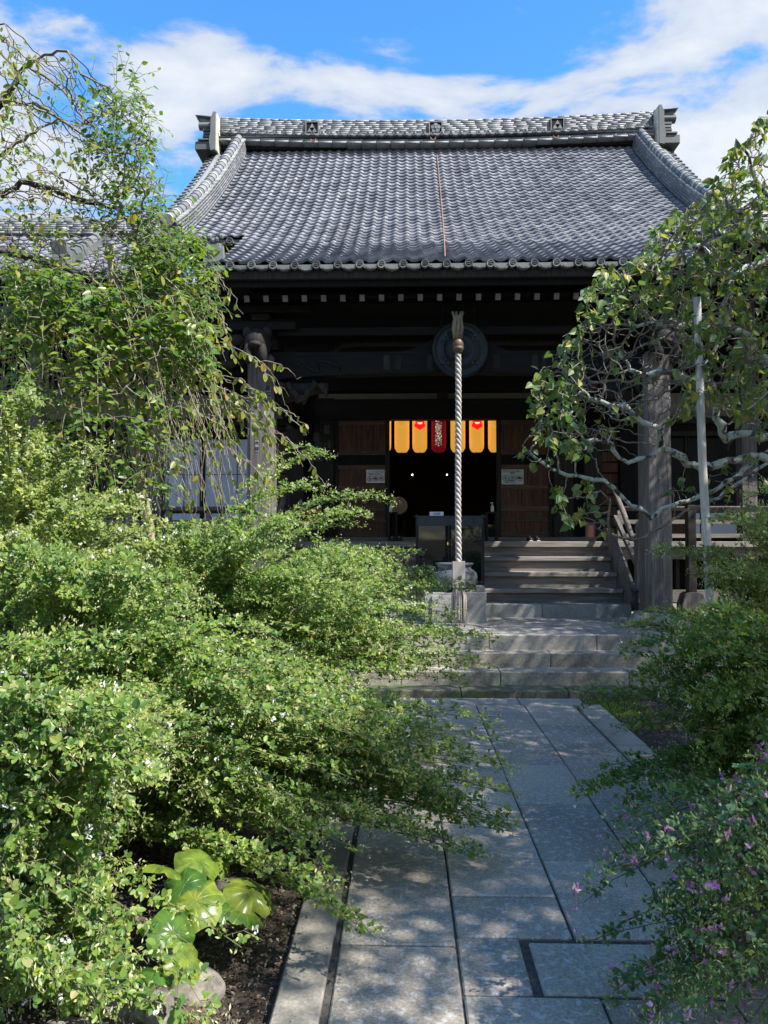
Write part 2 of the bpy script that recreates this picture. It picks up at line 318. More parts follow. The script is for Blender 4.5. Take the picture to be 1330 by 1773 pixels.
    def ball(s, c, r, k=8, m=5):
        n = len(s.v); rx, ry, rz = (r, r, r) if isinstance(r, (int, float)) else r
        for i in range(m+1):
            ph = PI * (i + .0001) / (m + .0002)
            for j in range(k): a = 2*PI*j/k; s.v.append((c[0]+rx*math.sin(ph)*math.cos(a), c[1]+ry*math.sin(ph)*math.sin(a), c[2]-rz*math.cos(ph)))
        for i in range(m):
            for j in range(k): s.f.append((n+i*k+j, n+i*k+(j+1) % k, n+(i+1)*k+(j+1) % k, n+(i+1)*k+j))
        return s
    def build(s, name, mat, parent=None, smooth=False, kind=None, **k):
        o = from_arrays(name, s.v, s.f, M[mat] if isinstance(mat, str) else mat, parent, smooth, kind)
        if k: tag(o, **k)
        return o
def bx(name, mat, parent, *a, **k): return MB().box(*a).build(name, mat, parent, **k)
def text(name, s, loc, size, mat, parent, rot=(R(90), 0, 0), align='CENTER', ext=.0015, offset=0, spacing=None):
    c = bpy.data.curves.new(name, 'FONT'); c.body = s; c.size = size; c.align_x = align; c.align_y = 'CENTER'; c.extrude = ext; c.offset = offset; c.resolution_u = 3
    if spacing: c.space_line = spacing
    tmp = bpy.data.objects.new(name, c); me = bpy.data.meshes.new_from_object(tmp); bpy.data.objects.remove(tmp); me.materials.clear(); me.materials.append(M[mat])
    o = bpy.data.objects.new(name, me); link(o, parent)
    off = Vector(); p = parent
    while p is not None: off += p.location; p = p.parent
    o.location = Vector(loc) - off; o.rotation_euler = rot; return o
def stamp(name, V, F, mats, mat, parent=None, kind='stuff'):
    """One joined mesh: the template (V, F) repeated by every 4x4 matrix."""
    V = np.asarray(V, float); A = np.array([np.array(m_) for m_ in mats]); n = len(V)
    W = np.einsum('kij,nj->kni', A[:, :3, :3], V) + A[:, None, :3, 3]
    fl = np.concatenate([np.array(f) for f in F]); sz = np.array([len(f) for f in F])
    idx = (fl[None, :] + (np.arange(len(A)) * n)[:, None]).ravel()
    return from_arrays(name, W.reshape(-1, 3), idx, mat, parent, False, kind, np.tile(sz, len(A)))
def piece(name, me, mtx, parent, off=None):
    o = bpy.data.objects.new(name, me); link(o, parent)
    if parent is not None:
        q = Vector(); p = parent
        while p is not None: q += p.location; p = p.parent
        mtx = Matrix.Translation(-q) @ mtx
    o.matrix_basis = mtx; return o
def basis(x, y, z, o):
    m_ = Matrix.Identity(4)
    for i in range(3): m_[i][0] = x[i]; m_[i][1] = y[i]; m_[i][2] = z[i]; m_[i][3] = o[i]
    return m_

# ---------------------------------------------------------------- ground, path
C = .66                                         # axis of the hall, the steps and the path
g = MB(); g.v = [(-600, -600, -.06), (600, -600, -.06), (600, 900, -.06), (-600, 900, -.06)]; g.f = [(0, 1, 2, 3)]
g.build('ground', 'soil', kind='structure')
def soil_bed(x0, x1, y0, y1, nx, ny, f):
    V = []; F = []
    for j in range(ny+1):
        for i in range(nx+1):
            x = x0+(x1-x0)*i/nx; y = y0+(y1-y0)*j/ny; V.append((x, y, f(x, y)))
    for j in range(ny):
        for i in range(nx): a = j*(nx+1)+i; F.append((a, a+1, a+nx+2, a+nx+1))
    o = from_arrays('soil_bed', V, F, M['soil'], None, True, 'structure'); return o
hum = lambda x, y: .012*math.sin(7*x+3*y)*math.sin(5*y-2*x)+.008*math.sin(19*x)*math.sin(23*y)
soil_bed(-7, -.455, .4, 7.6, 110, 110, lambda x, y: -.045 + hum(x, y) + .12*min(1, max(0, (-.6-x)/1.2)))
soil_bed(1.86, 7, .4, 7.6, 90, 90, lambda x, y: -.035 + hum(x, y) + .10*min(1, max(0, (x-2.0)/1.2)))
path = empty('path', (0, 0, 0), kind='structure')
bx('joint_bed', 'joint', path, -.46, 1.87, .3, 7.72, -.14, -.014)
Xl = [-.262, .2, .672, 1.13, 1.60]
cols = [[7.42, 6.45, 5.60, 4.75, 3.93, 3.07, 2.2, 1.35, .4], [7.42, 6.75, 5.95, 5.15, 4.31, 3.49, 3.14], [7.42, 6.28, 5.50, 4.70, 3.88, 3.14], [7.42, 6.63, 5.86, 5.05, 4.3, 3.62, 3.14]]
def slab(x0, x1, y0, y1, z=0., nm='paving_stone', mt='path', gap=.0048):
    dz = random.uniform(-.003, .003)
    return bx(nm, mt, path, x0+gap*random.uniform(.6, 1.3), x1-gap*random.uniform(.6, 1.3), y0+gap*random.uniform(.6, 1.2), y1-gap*random.uniform(.6, 1.2), -.12, z+dz, .006)
for k, ys in enumerate(cols):
    for a, b_ in zip(ys[:-1], ys[1:]): slab(Xl[k], Xl[k+1], b_, a)
for x0, x1, y0, y1 in [(.2, .452, 2.755, 3.14), (.482, 1.13, 2.762, 3.112), (1.13, 1.6, 2.75, 3.125), (.2, .68, 1.8, 2.748), (.68, 1.13, 1.9, 2.742), (1.13, 1.6, 1.9, 2.75), (.2, .68, .4, 1.8), (.68, 1.6, .4, 1.9)]: slab(x0, x1, y0, y1)
for x0, x1 in ((-.455, -.283), (1.606, 1.855)):
    ys = [7.42, 6.2, 5.05, 4.1, 3.15, 1.9, .4] if x0 < 0 else [7.42, 6.0, 4.6, 3.2, 1.8, .4]
    for a, b_ in zip(ys[:-1], ys[1:]): slab(x0, x1, b_, a, .006, 'kerb_stone', 'kerb', .004)
for x0, x1 in ((-.455, .35), (.35, 1.1), (1.1, 1.72)): slab(x0, x1, 7.42, 7.71, .004, 'threshold_stone', 'plat', .005)

# ---------------------------------------------------------------- stone steps and platform
steps = empty('stone_steps', (C, 8, 0), label='worn grey stone steps and platform below the wooden hall stairs', cat='steps')
SX0, SX1 = C-3.35, C+3.35
def course(y0, y1, z0, z1, cuts, mt='step', nm='step_stone', c=.008):
    xs = [SX0]+cuts+[SX1]
    for a, b_ in zip(xs[:-1], xs[1:]):
        bx(nm, mt, steps, a+.003, b_-.003, y0+random.uniform(0, .006), y1, z0, z1+random.uniform(-.003, .003), c)
course(7.715, 8.02, -.06, .075, [-.9, .55, 1.62, 2.7], 'stepm')
course(8.01, 8.32, .0, .209, [-1.5, -.05, .98, 2.3], 'step')
course(8.30, 8.56, .1, .358, [-1.1, .35, 1.55, 2.75], 'step')
course(8.54, 9.2, .25, .521, [-1.5, -.35, .92, 2.1, 2.95], 'plat')
xs = [SX0, -1.6, -.6, .45, 1.5, 2.5, SX1]
for r_, (a, b_) in enumerate(((9.2, 10.0), (10.0, 10.8), (10.8, 11.7))):
    for i in range(len(xs)-1): bx('platform_stone', 'plat', steps, xs[i]+.001, xs[i+1]-.001, a, b_, .3, .5205, .002)
bx('rubble_core', 'joint', steps, SX0+.02, SX1-.02, 8.6, 11.65, 0, .45)

# ---------------------------------------------------------------- the hall
hall = empty('temple_hall', (C, 13.5, 0), label='dark timber temple hall with a sweeping grey tiled roof and open doorway', cat='temple')
WY = 13.5; DZ = 1.53; DY = 11.6
wz = lambda v, Y=WY: 1.6+(930-v)*Y/1330
wx = lambda u, Y=WY: (u-702)*Y/1330
# wooden stairs
st = empty('stairs'); st.parent = hall; st.location = -hall.location
SR = 2.36
def plank(nm, mt, par, *a): return bx(nm, mt, par, *a)
for i, (y0, cuts) in enumerate([(10.44, (.15, 1.2, 2.2))]):
    e = [C-SR-.02, *[C-SR+k*1.18 for k in (1, 2, 3)], C+SR+.02]
    for a, b_ in zip(e[:-1], e[1:]): bx('base_stone', 'block', st, a+.004, b_-.004, y0, 11.2, .5, .69, .006)
lev = [(10.70, .886), (11.0, 1.098), (11.3, 1.311), (DY, DZ)]
for i, (y, z) in enumerate(lev):
    zb = .69 if i == 0 else lev[i-1][1]
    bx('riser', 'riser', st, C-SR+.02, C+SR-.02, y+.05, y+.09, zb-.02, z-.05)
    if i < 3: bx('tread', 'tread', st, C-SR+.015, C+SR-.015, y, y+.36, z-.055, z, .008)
for sx in (-1, 1):
    x = C+sx*(SR+.045)
    mb = MB(); mb.prismx([(10.42, .70), (10.40, .86), (11.62, 1.74), (11.8, 1.74), (11.8, 1.15), (10.75, .60), (10.55, .60)], x-.045, x+.045); mb.build('stringer', 'post', st)
    bx('newel_post', 'post', st, x-.075+sx*.09, x+.075+sx*.09, 10.32, 10.47, .521, 1.62, .015)
    mb = MB(); mb.ball((x+sx*.09, 10.395, 1.72), (.085, .085, .12), 10, 6); mb.lathe((x+sx*.09, 10.395, 1.60), [(.05, 0), (.09, .02), (.05, .05)], 10); mb.build('newel_finial', 'post', st, True)
    mb = MB(); pts = [(x+sx*.09, 10.47, 1.52), (x+sx*.09, 10.8, 1.60), (x+sx*.09, 11.2, 1.95), (x+sx*.09, 11.65, 2.28)]; mb.tube(pts, [.04]*4, 8)
    mb.build('handrail', 'post', st, True)
    mb = MB(); mb.beam((x+sx*.09, 10.47, 1.15), (x+sx*.09, 11.65, 1.9), .05, .07); mb.build('lower_rail', 'post', st)
    ib = empty('iron_clamp'); ib.parent = st
    mb = MB(); y0, y1, x0, x1 = 10.22, 10.56, x+sx*.09-.12, x+sx*.09+.12
    for px_ in (x0, x1):
        for py_ in (y0, y1): mb.box(px_-.012, px_+.012, py_-.012, py_+.012, .522, .90)
    for zc in (.54, .72, .885):
        mb.box(x0+.012, x1-.012, y0-.01, y0+.008, zc-.012, zc+.012); mb.box(x0-.01, x0+.01, y0+.013, y1-.013, zc-.012, zc+.012); mb.box(x1-.01, x1+.01, y0+.013, y1-.013, zc-.012, zc+.012)
    mb.build('iron_bracket', 'iron', st)
    bpy.data.objects.remove(ib)
# deck
for k in range(7): bx('deck_board', 'tread' if k < 2 else 'riser', hall, -9.3, 10.6, DY+.02+k*.27, DY+.284+k*.27, DZ-.05, DZ-.002*(k % 3))
bx('deck_edge', 'tread', hall, -9.3, 10.6, DY-.06, DY+.015, DZ-.075, DZ+.004, .008)
bx('deck_fascia', 'riser', hall, -9.3, 10.6, DY+.02, DY+.06, DZ-.26, DZ-.08)
for x in [-7.6, -5.7, -3.8, -1.95, 3.27, 5.1, 7.0, 8.9]:
    bx('deck_post', 'post', hall, x-.07, x+.07, DY+.07, DY+.21, 0, DZ-.09)
for a, b_ in ((-9.3, C-SR-.1), (C+SR+.1, 10.6)):
    bx('sill_beam', 'riser', hall, a, b_, 11.72, 11.84, .62, .80)
    bx('underfloor_screen', 'int', hall, a, b_, 12.6, 12.65, 0, DZ-.06)
    for k in range(int((b_-a)/.9)): bx('underfloor_board', 'jamb', hall, a+k*.9+.1, a+k*.9+.16, 11.86, 11.9, .1, 1.3)
bx('foundation_stone', 'block', hall, C+SR+.2, 10.6, 11.7, 11.95, -.05, .6); bx('foundation_stone', 'block', hall, -9.3, C-SR-.2, 11.7, 11.95, -.05, .6)
# threshold board under the doors
bx('threshold', 'riser', hall, -2.0, 3.3, WY-.14, WY+.1, DZ+.002, 1.60, .008)

def door(cx0, cx1, y, flip):
    d = empty('door'); d.parent = hall; d.location = -hall.location
    T = .035
    for a in ((cx0, cx0+.075), (cx1-.075, cx1)): bx('stile', 'jamb', d, a[0], a[1], y, y+.05, 1.605, 3.66)
    rails = [(3.58, 3.66), (3.05, 3.12), (2.80, 2.87), (2.43, 2.51), (2.055, 2.145), (1.87, 1.945), (1.605, 1.69)]
    for z0, z1 in rails: bx('rail', 'doorh', d, cx0+.076, cx1-.076, y+.004, y+.048, z0, z1)
    mid = (cx0+cx1)/2
    bx('mullion', 'door', d, mid-.035, mid+.035, y+.007, y+.046, 2.145, 2.80)
    for z0, z1 in ((2.51, 2.80), (2.145, 2.43)):
        for a, b_ in ((cx0+.076, mid-.036), (mid+.036, cx1-.076)):
            n = 4
            for k in range(n): bx('panel_board', 'door', d, a+(b_-a)*k/n+.002, a+(b_-a)*(k+1)/n-.002, y+.026+random.uniform(0, .003), y+.038, z0, z1)
    n = 8
    for k in range(n):
        a, b_ = cx0+.076, cx1-.076
        bx('panel_board', 'door', d, a+(b_-a)*k/n+.002, a+(b_-a)*(k+1)/n-.002, y+.026, y+.038, 3.12, 3.58)
        bx('panel_board', 'dark', d, a+(b_-a)*k/n+.002, a+(b_-a)*(k+1)/n-.002, y+.026, y+.038, 2.87, 3.05)
    bx('backing_board', 'dark', d, cx0+.05, cx1-.05, y+.0505, y+.056, 1.61, 3.655)
    for z0, z1 in ((1.945, 2.055), (1.69, 1.87)): bx('lower_board', 'door', d, cx0+.076, cx1-.076, y+.026, y+.038, z0, z1)
    return d
OX0, OX1 = C-.94, C+.94
door(C-1.92, OX0, WY, 0); door(OX1, C+1.92, WY, 1)
# posts either side of the doorway bay, walls, plaster, shoji
def panel_run(x0, x1):
    pass
bx('door_post', 'jamb', hall, C-2.26, C-1.925, WY-.06, WY+.14, DZ, 4.05); bx('door_post', 'jamb', hall, C+1.925, C+2.26, WY-.06, WY+.14, DZ, 4.05)
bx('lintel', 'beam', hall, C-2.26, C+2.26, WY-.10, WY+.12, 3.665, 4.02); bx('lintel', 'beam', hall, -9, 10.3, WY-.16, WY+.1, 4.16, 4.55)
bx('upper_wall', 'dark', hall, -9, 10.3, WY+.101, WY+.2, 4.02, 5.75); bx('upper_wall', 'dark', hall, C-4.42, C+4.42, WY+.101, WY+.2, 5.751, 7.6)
for a, b_ in ((C-2.2, C-.1), (C+.1, C+2.2)): bx('plaster_strip', 'plaster', hall, a, b_, WY+.02, WY+.1, 4.03, 4.14)
bx('strut', 'jamb', hall, C-.09, C+.09, WY-.05, WY+.06, 4.02, 4.16)
# left bay: louvred panel, post, cream panel, then shoji bays
for sx, e in ((-1, 0), (1, 1)):
    X = lambda d: C+sx*d
    def sb(nm, mt, d0, d1, y0, y1, z0, z1): bx(nm, mt, hall, min(X(d0), X(d1)), max(X(d0), X(d1)), y0, y1, z0, z1)
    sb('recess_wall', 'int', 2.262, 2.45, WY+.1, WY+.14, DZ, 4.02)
    sb('bay_post', 'jamb', 2.45, 2.75, WY-.12, WY+.12, DZ, 3.62)
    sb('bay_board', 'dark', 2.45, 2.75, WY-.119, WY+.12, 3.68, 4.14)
    sb('bay_panel_frame', 'jamb', 2.752, 3.05, WY+.02, WY+.06, 3.50, 3.56)
    for k in range(10): sb('louvre_slat', 'door', 2.752, 3.05, WY-.02+.01*(k % 2), WY+.03, DZ+.06+k*.19, DZ+.06+k*.19+.165)
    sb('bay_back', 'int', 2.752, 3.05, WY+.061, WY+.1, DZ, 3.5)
    sb('plaster_panel', 'plaster', 2.752, 3.02, WY, WY+.06, 3.70, 4.10)
    sb('cross_beam', 'beam', 2.4, 3.1, WY-.13, WY+.08, 3.565, 3.675)
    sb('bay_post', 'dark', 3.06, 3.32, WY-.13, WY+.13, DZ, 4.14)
    for j in range(3):
        d0 = 3.32+j*1.9; d1 = d0+1.9
        sb('cross_beam', 'jamb', d0, d1, WY-.06, WY+.06, 3.58, 3.70); sb('plaster_panel', 'plaster', d0, d1, WY+.01, WY+.05, 3.70, 4.12)
        sb('cross_beam', 'jamb', d0, d1, WY-.06, WY+.06, 3.36, 3.44); sb('dark_panel', 'dark', d0, d1, WY+.02, WY+.05, 3.44, 3.58)
        sb('bay_post', 'jamb', d1, d1+.2, WY-.1, WY+.1, DZ, 4.14)
        for q in range(2):
            s0 = d0+q*.95; s1 = s0+.94
            f = empty('shoji'); f.parent = hall; f.location = -hall.location
            xa, xb = sorted((X(s0), X(s1)))
            for k in range(3):
                for r_ in range(2):
                    wx_ = (xb-xa-.08)/3; hh = (3.34-2.08)/2
                    bx('paper_pane' if sx < 0 and j == 0 else 'dark_pane', 'paper' if sx < 0 and j == 0 else 'int', f, xa+.04+k*wx_+.006, xa+.04+(k+1)*wx_-.006, WY+.03, WY+.034, 2.08+r_*hh+.006, 2.08+(r_+1)*hh-.006)
            for a, b_ in ((xa, xa+.035), (xb-.035, xb)): bx('stile', 'jamb', f, a, b_, WY+.01, WY+.045, DZ+.03, 3.36)
            wk = (sx < 0 and j == 0) or (sx > 0 and j == 0 and q == 1)
            bx('kick_board', 'paper' if wk else 'door', f, xa+.036, xb-.036, WY+.02, WY+.04, DZ+.10, 2.02)
            bx('rail', 'jamb', f, xa+.036, xb-.036, WY+.012, WY+.044, 2.02, 2.08); bx('rail', 'jamb', f, xa+.036, xb-.036, WY+.012, WY+.044, DZ+.03, DZ+.10)
            for k in range(1, 3): bx('muntin', 'jamb', f, xa+.04+k*wx_-.005, xa+.04+k*wx_+.005, WY+.02, WY+.038, 2.081, 3.34)
# interior room
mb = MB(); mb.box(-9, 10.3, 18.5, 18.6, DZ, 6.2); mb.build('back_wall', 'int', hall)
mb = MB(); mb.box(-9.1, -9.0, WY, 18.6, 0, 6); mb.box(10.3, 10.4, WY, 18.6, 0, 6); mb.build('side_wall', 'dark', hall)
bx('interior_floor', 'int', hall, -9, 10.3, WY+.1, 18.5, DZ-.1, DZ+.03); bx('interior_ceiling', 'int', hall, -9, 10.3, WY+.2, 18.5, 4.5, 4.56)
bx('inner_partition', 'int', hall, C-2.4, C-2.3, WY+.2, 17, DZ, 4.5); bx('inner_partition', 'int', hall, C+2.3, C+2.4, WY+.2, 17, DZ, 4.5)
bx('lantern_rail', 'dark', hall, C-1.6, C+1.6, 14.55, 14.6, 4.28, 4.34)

# porch columns and beams
CY = 9.85; HX = 2.51
for sx in (-1, 1):
    x = C+sx*HX
    bx('porch_column', 'post', hall, x-.17, x+.17, CY-.17, CY+.17, .66, 3.95, .05)
    mb = MB(); mb.lathe((x, CY, .521), [(.34, 0), (.34, .03), (.30, .09), (.25, .14)], 24); mb.build('column_base', 'block', hall, True)
    mb = MB(); mb.box(x-.40, x+.40, CY-.38, CY+.38, .5, .524, .004); mb.build('base_slab', 'plat', hall)
    # carved beast heads at the column top, one outwards and one to the front
    mb = MB()
    for (cx_, cy_, cz_, r_) in [(x, CY-.34, 4.02, (.17, .22, .19)), (x-.09, CY-.5, 3.86, (.06, .07, .13)), (x+.09, CY-.5, 3.86, (.06, .07, .13)), (x, CY-.50, 3.97, (.09, .10, .05)), (x-.12, CY-.38, 4.16, (.06, .05, .07)), (x+.12, CY-.38, 4.16, (.06, .05, .07)),
                               (x+sx*.36, CY, 4.0, (.2, .16, .17)), (x+sx*.55, CY-.03, 3.92, (.1, .1, .1)), (x+sx*.42, CY-.13, 3.82, (.12, .06, .06)), (x+sx*.3, CY-.14, 4.12, (.1, .05, .08))]:
        mb.ball((cx_, cy_, cz_), r_, 12, 8)
    for k in range(5): mb.tube([(x+sx*(.22+.08*k), CY-.13, 3.8+.05*math.sin(k*2)), (x+sx*(.27+.08*k), CY-.19, 3.92), (x+sx*(.22+.08*k), CY-.16, 4.05+.04*math.cos(k))], [.02, .03, .015], 6)
    mb.build('carved_beast_head', 'jamb', hall, True)
    mb = MB()      # cloud carving under the beam, inside the column
    for k in range(7):
        a = k*.085; mb.tube([(x-sx*(.2+a), CY-.06, 3.42+.12*math.sin(k*1.3)), (x-sx*(.27+a), CY-.13, 3.48+.1*math.sin(k*1.3+1)), (x-sx*(.34+a), CY-.08, 3.44+.1*math.sin(k*1.3+2))], [.03, .045, .02], 6)
    mb.prism([(x-sx*.19, 3.30), (x-sx*.85, 3.50), (x-sx*.85, 3.58), (x-sx*.19, 3.58)][::-1 if sx < 0 else 1], CY-.05, CY+.05); mb.build('cloud_carving', 'jamb', hall, True)
    # bracket stack
    mb = MB(); z = 4.0
    for k, (ww, hh) in enumerate(((.42, .14), (.30, .12), (.9, .12), (.24, .10), (1.3, .12))):
        mb.box(x-ww/2, x+ww/2, CY-.14-.001*k, CY+.14+.001*k, z, z+hh-.004, .02); z += hh
    mb.build('bracket', 'beam', hall)
    mb = MB(); mb.box(x-.10, x+.10, CY+.18, WY-.16, 3.5, 3.8); mb.build('tie_beam', 'beam', hall)
n = 24; poly = []
for i in range(n+1):
    u = i/n; poly.append((C-2.37+4.74*u, 3.60+.10*math.sin(PI*u)**.5))
poly += [(C+2.37, 3.97), (C-2.37, 3.97)]
MB().prism(poly, CY-.11, CY+.11).build('rainbow_beam', 'beam', hall)
for sx in (-1, 1):     # swirl cut in the beam face, built as raised carving
    pts = [(C+sx*(2.05-.16*k/12*(1+.5*math.cos(k*.9)) - .02*k), CY-.118, 3.78+.07*math.sin(k*.7)) for k in range(16)]
    MB().tube(pts, .012, 5).build('carved_swirl', 'jamb', hall, True)
# votive slips on the beam face
for k in range(13):
    x = C-1.2+k*.21+random.uniform(-.05, .05)
    if abs(x-C) < .34 or k % 3 == 0: continue
    ww = random.uniform(.05, .09); bx('votive_slip', 'jamb', hall, x, x+ww, CY-.114, CY-.112, 3.72+random.uniform(0, .05), 3.92)
bx('frog_leg_plate', 'beam', hall, C-2.3, C+2.3, CY-.05, CY+.05, 4.20, 4.30)
for sx in (-1, 1):
    pts = [(C+sx*.12, 4.16), (C+sx*.3, 4.14), (C+sx*.6, 4.0), (C+sx*.75, 3.98), (C+sx*.75, 3.975), (C+sx*.12, 3.975)]
    MB().prism(pts if sx < 0 else pts[::-1], CY-.06, CY+.06).build('frog_leg_strut', 'beam', hall)
bx('purlin', 'beam', hall, C-3.0, C+3.0, CY-.12, CY+.12, 4.585, 4.73)
bx('ceiling_board', 'dark', hall, C-3.0, C+3.0, CY+.2, WY+.15, 4.72, 4.76)
bx('cross_lintel', 'beam', hall, C-2.5, C+2.5, 11.5, 11.7, 4.2, 4.5)
for sx in (-1, 1):     # long lichened tie running back to the hall on each side
    pts = [(C+sx*1.75, 10.4, 4.05), (C+sx*1.55, 10.5, 4.25), (C+sx*1.3, 10.7, 4.32), (C-sx*.2, 10.75, 4.33)]
    MB().tube(pts, .045, 6).build('curved_tie', 'jamb', hall, True)

# ---------------------------------------------------------------- roof
YE, YR, ZE = 9.08, 15.3, 4.87
def prof(Y):
    u = (Y-YE)/(YR-YE)
    if u < 0: return ZE+.46*(Y-YE)
    return ZE+(YR-YE)*(.46*u+.2667*u**1.8)
def slope(Y): return (prof(Y+.01)-prof(Y-.01))/.02
# arc-length stations up the slope
ST = []; Y = YE; 
while Y < YR-.05:
    ST.append(Y); Y += .200/math.sqrt(1+slope(Y)**2)
PW = .171
def tile_template(w_=PW, L_=.265, h=.040, th=.030, n=8):
    V = []; F = []
    def pf(s): return .014*math.cos(2*PI*(s-.78))+.004*math.cos(4*PI*(s-.78))
    for i in range(n+1):
        s = i/n; x = (s-.5)*w_*1.03; z = pf(s)+.012
        V += [(x, 0, z+h-th), (x, 0, z+h), (x, L_, z+.002)]
    for i in range(n):
        a = 3*i; F += [(a, a+3, a+4, a+1), (a+1, a+4, a+5, a+2)]
    return V, F
TV, TF = tile_template()
tile_me = bpy.data.meshes.new('tile'); tile_me.from_pydata(TV, [], TF); tile_me.materials.append(M['tile'])
def tile_mtx(x, Y, jit=1, f=prof, zadd=0):
    s = (f(Y+.05)-f(Y-.05))/.1; y = Vector((0, 1, s)).normalized(); z = Vector((0, -s, 1)).normalized()
    r = Matrix.Rotation(random.uniform(-.012, .012)*jit, 4, 'Z') @ Matrix.Rotation(random.uniform(-.008, .012)*jit, 4, 'X')
    return basis((1, 0, 0), y, z, (x+random.uniform(-.003, .003)*jit, Y, f(Y)+random.uniform(-.002, .003)*jit+zadd)) @ r
YM = 10.9; KO = 3.04; GB = 4.55
single, joined = [], []
nc = int(GB/PW)
for r_, Y in enumerate(ST):
    for i in range(-nc, nc+1):
        x = C+i*PW; d = abs(x-C)
        if Y < YM and d > KO-.05: continue
        (single if (r_ < 8 and d < KO-.05) else joined).append(tile_mtx(x, Y))
for m_ in single[:300]: piece('tile', tile_me, m_, hall)
stamp('roof_tiling', TV, TF, joined+single[300:], M['tile'], hall)
# roof body under the tiles
def roof_sheet(x0, x1, ys, f, nm='roof_board', mt='dark', dz=-.02, th=.1):
    mb = MB(); n = len(ys)
    for y in ys:
        for x in (x0, x1): mb.v += [(x, y, f(y)+dz), (x, y, f(y)+dz-th)]
    for i in range(n-1):
        a = 4*i; mb.f += [(a, a+2, a+6, a+4), (a+1, a+5, a+7, a+3), (a, a+4, a+5, a+1), (a+2, a+3, a+7, a+6)]
    a = 4*(n-1); mb.f += [(0, 1, 3, 2), (a, a+2, a+3, a+1)]
    return mb.build(nm, mt, hall)
roof_sheet(C-KO, C+KO, list(np.linspace(YE+.03, YM+.3, 8)), prof)
roof_sheet(C-GB, C+GB, list(np.linspace(YM+.31, YR, 16)), prof)
for sx in (-1, 1): roof_sheet(*sorted((C+sx*(KO+.001), C+sx*GB)), list(np.linspace(YM, YM+.309, 3)), prof)
back = lambda Y: prof(2*YR-Y)
roof_sheet(C-GB, C+GB, list(np.linspace(YR+.01, 19.9, 14)), back, 'rear_roof_board', 'tile', 0, .12)
# gable ends
for sx in (-1, 1):
    x0, x1 = sorted((C+sx*(GB-.12), C+sx*(GB-.05)))
    ys = np.linspace(11.9, YR, 10); pl = [(y, prof(y)-.13) for y in ys]+[(2*YR-y, prof(y)-.13) for y in ys[::-1][1:]]
    MB().prismx(pl, x0, x1).build('gable_wall', 'plaster', hall)
    mb = MB()
    for a, b_ in zip(np.linspace(YM, YR, 12)[:-1], np.linspace(YM, YR, 12)[1:]): mb.beam((C+sx*(GB+.02), a, prof(a)-.17), (C+sx*(GB+.02), b_, prof(b_)-.17), .05, .24)
    mb.build('barge_board', 'dark', hall)
# eave tiles with round ends
def disc_template():
    mb = MB(); mb.lathe((0, 0, 0), [(.001, .0), (.034, .0), (.036, .008), (.046, .010), (.050, .003), (.050, -.05)], 16, 'y')
    mb.box(-.022, .022, -.016, -.002, .009, .014); mb.box(-.022, .022, -.016, -.002, -.012, -.007)
    n = 8; b0 = len(mb.v)
    for i in range(n+1):
        u = i/n; x = .045+.17*u; z = -.012-.035*math.sin(PI*u)
        mb.v += [(x, .0, z+.012), (x, .0, z-.022), (x, .10, z+.012), (x, .1, z-.022)]
    for i in range(n): a = b0+4*i; mb.f += [(a+1, a+5, a+4, a), (a, a+4, a+6, a+2), (a+1, a+3, a+7, a+5)]
    b0 = len(mb.v)
    for i in range(5):
        u = .2+.6*i/4; x = .045+.17*u; z = -.012-.035*math.sin(PI*u); mb.v += [(x, -.008, z+.006), (x, -.008, z-.012), (x, .002, z+.006), (x, .002, z-.012)]
    for i in range(4): a = b0+4*i; mb.f += [(a+1, a+5, a+4, a), (a, a+4, a+6, a+2), (a+1, a+3, a+7, a+5)]
    return mb
dt = disc_template(); disc_me = bpy.data.meshes.new('eave_tile'); disc_me.from_pydata(dt.v, [], dt.f); disc_me.materials.append(M['eavetile'])
k = 0
x = C-KO+.02
while x < C+KO-.1:
    piece('eave_tile', disc_me, Matrix.Translation((x, YE-.035, ZE-.018+random.uniform(-.004, .004))) @ Matrix.Rotation(random.uniform(-.06, .06), 4, 'Y'), hall); x += .2595
for sx in (-1, 1):
    x = C+sx*(KO+.15)
    while abs(x-C) < GB: piece('eave_tile', disc_me, Matrix.Translation((x, YM-.035, prof(YM)-.018)), hall); x += sx*.2595
    bx('eave_board', 'beam', hall, *sorted((C+sx*(KO+.02), C+sx*GB)), YM+.02, YM+.1, prof(YM)-.22, prof(YM)-.07)
MB().box(C-KO, C+KO, YE+.02, YE+.09, ZE-.165, ZE-.07).build('eave_board', 'jamb', hall)
MB().box(C-KO, C+KO, YE-.012, YE+.0, ZE-.055, ZE-.008).build('eave_tile_bed', 'eavetile', hall)
bx('eave_underboard', 'dark', hall, C-KO, C+KO, YE+.09, YE+.14, ZE-.24, ZE-.10)
# rafters of the porch: pale square ends
x = C-2.95
rs = .238; nr = 25
for i in range(nr):
    x = C-(nr-1)/2*rs+i*rs
    r_ = MB(); r_.beam((x, YE+.28, 4.545), (x, YM+.5, 4.545+.34*(YM+.22-YE)), .062, .075); ro = r_.build('rafter', 'dark', hall)
    e = MB(); e.beam((x, YE+.268, 4.541), (x, YE+.279, 4.545), .064, .077); e.build('rafter_end', 'rafterend', ro)
MB().box(C-2.97, C+2.97, YE+.36, YE+.46, 4.592, 4.64).build('rafter_batten', 'dark', hall)
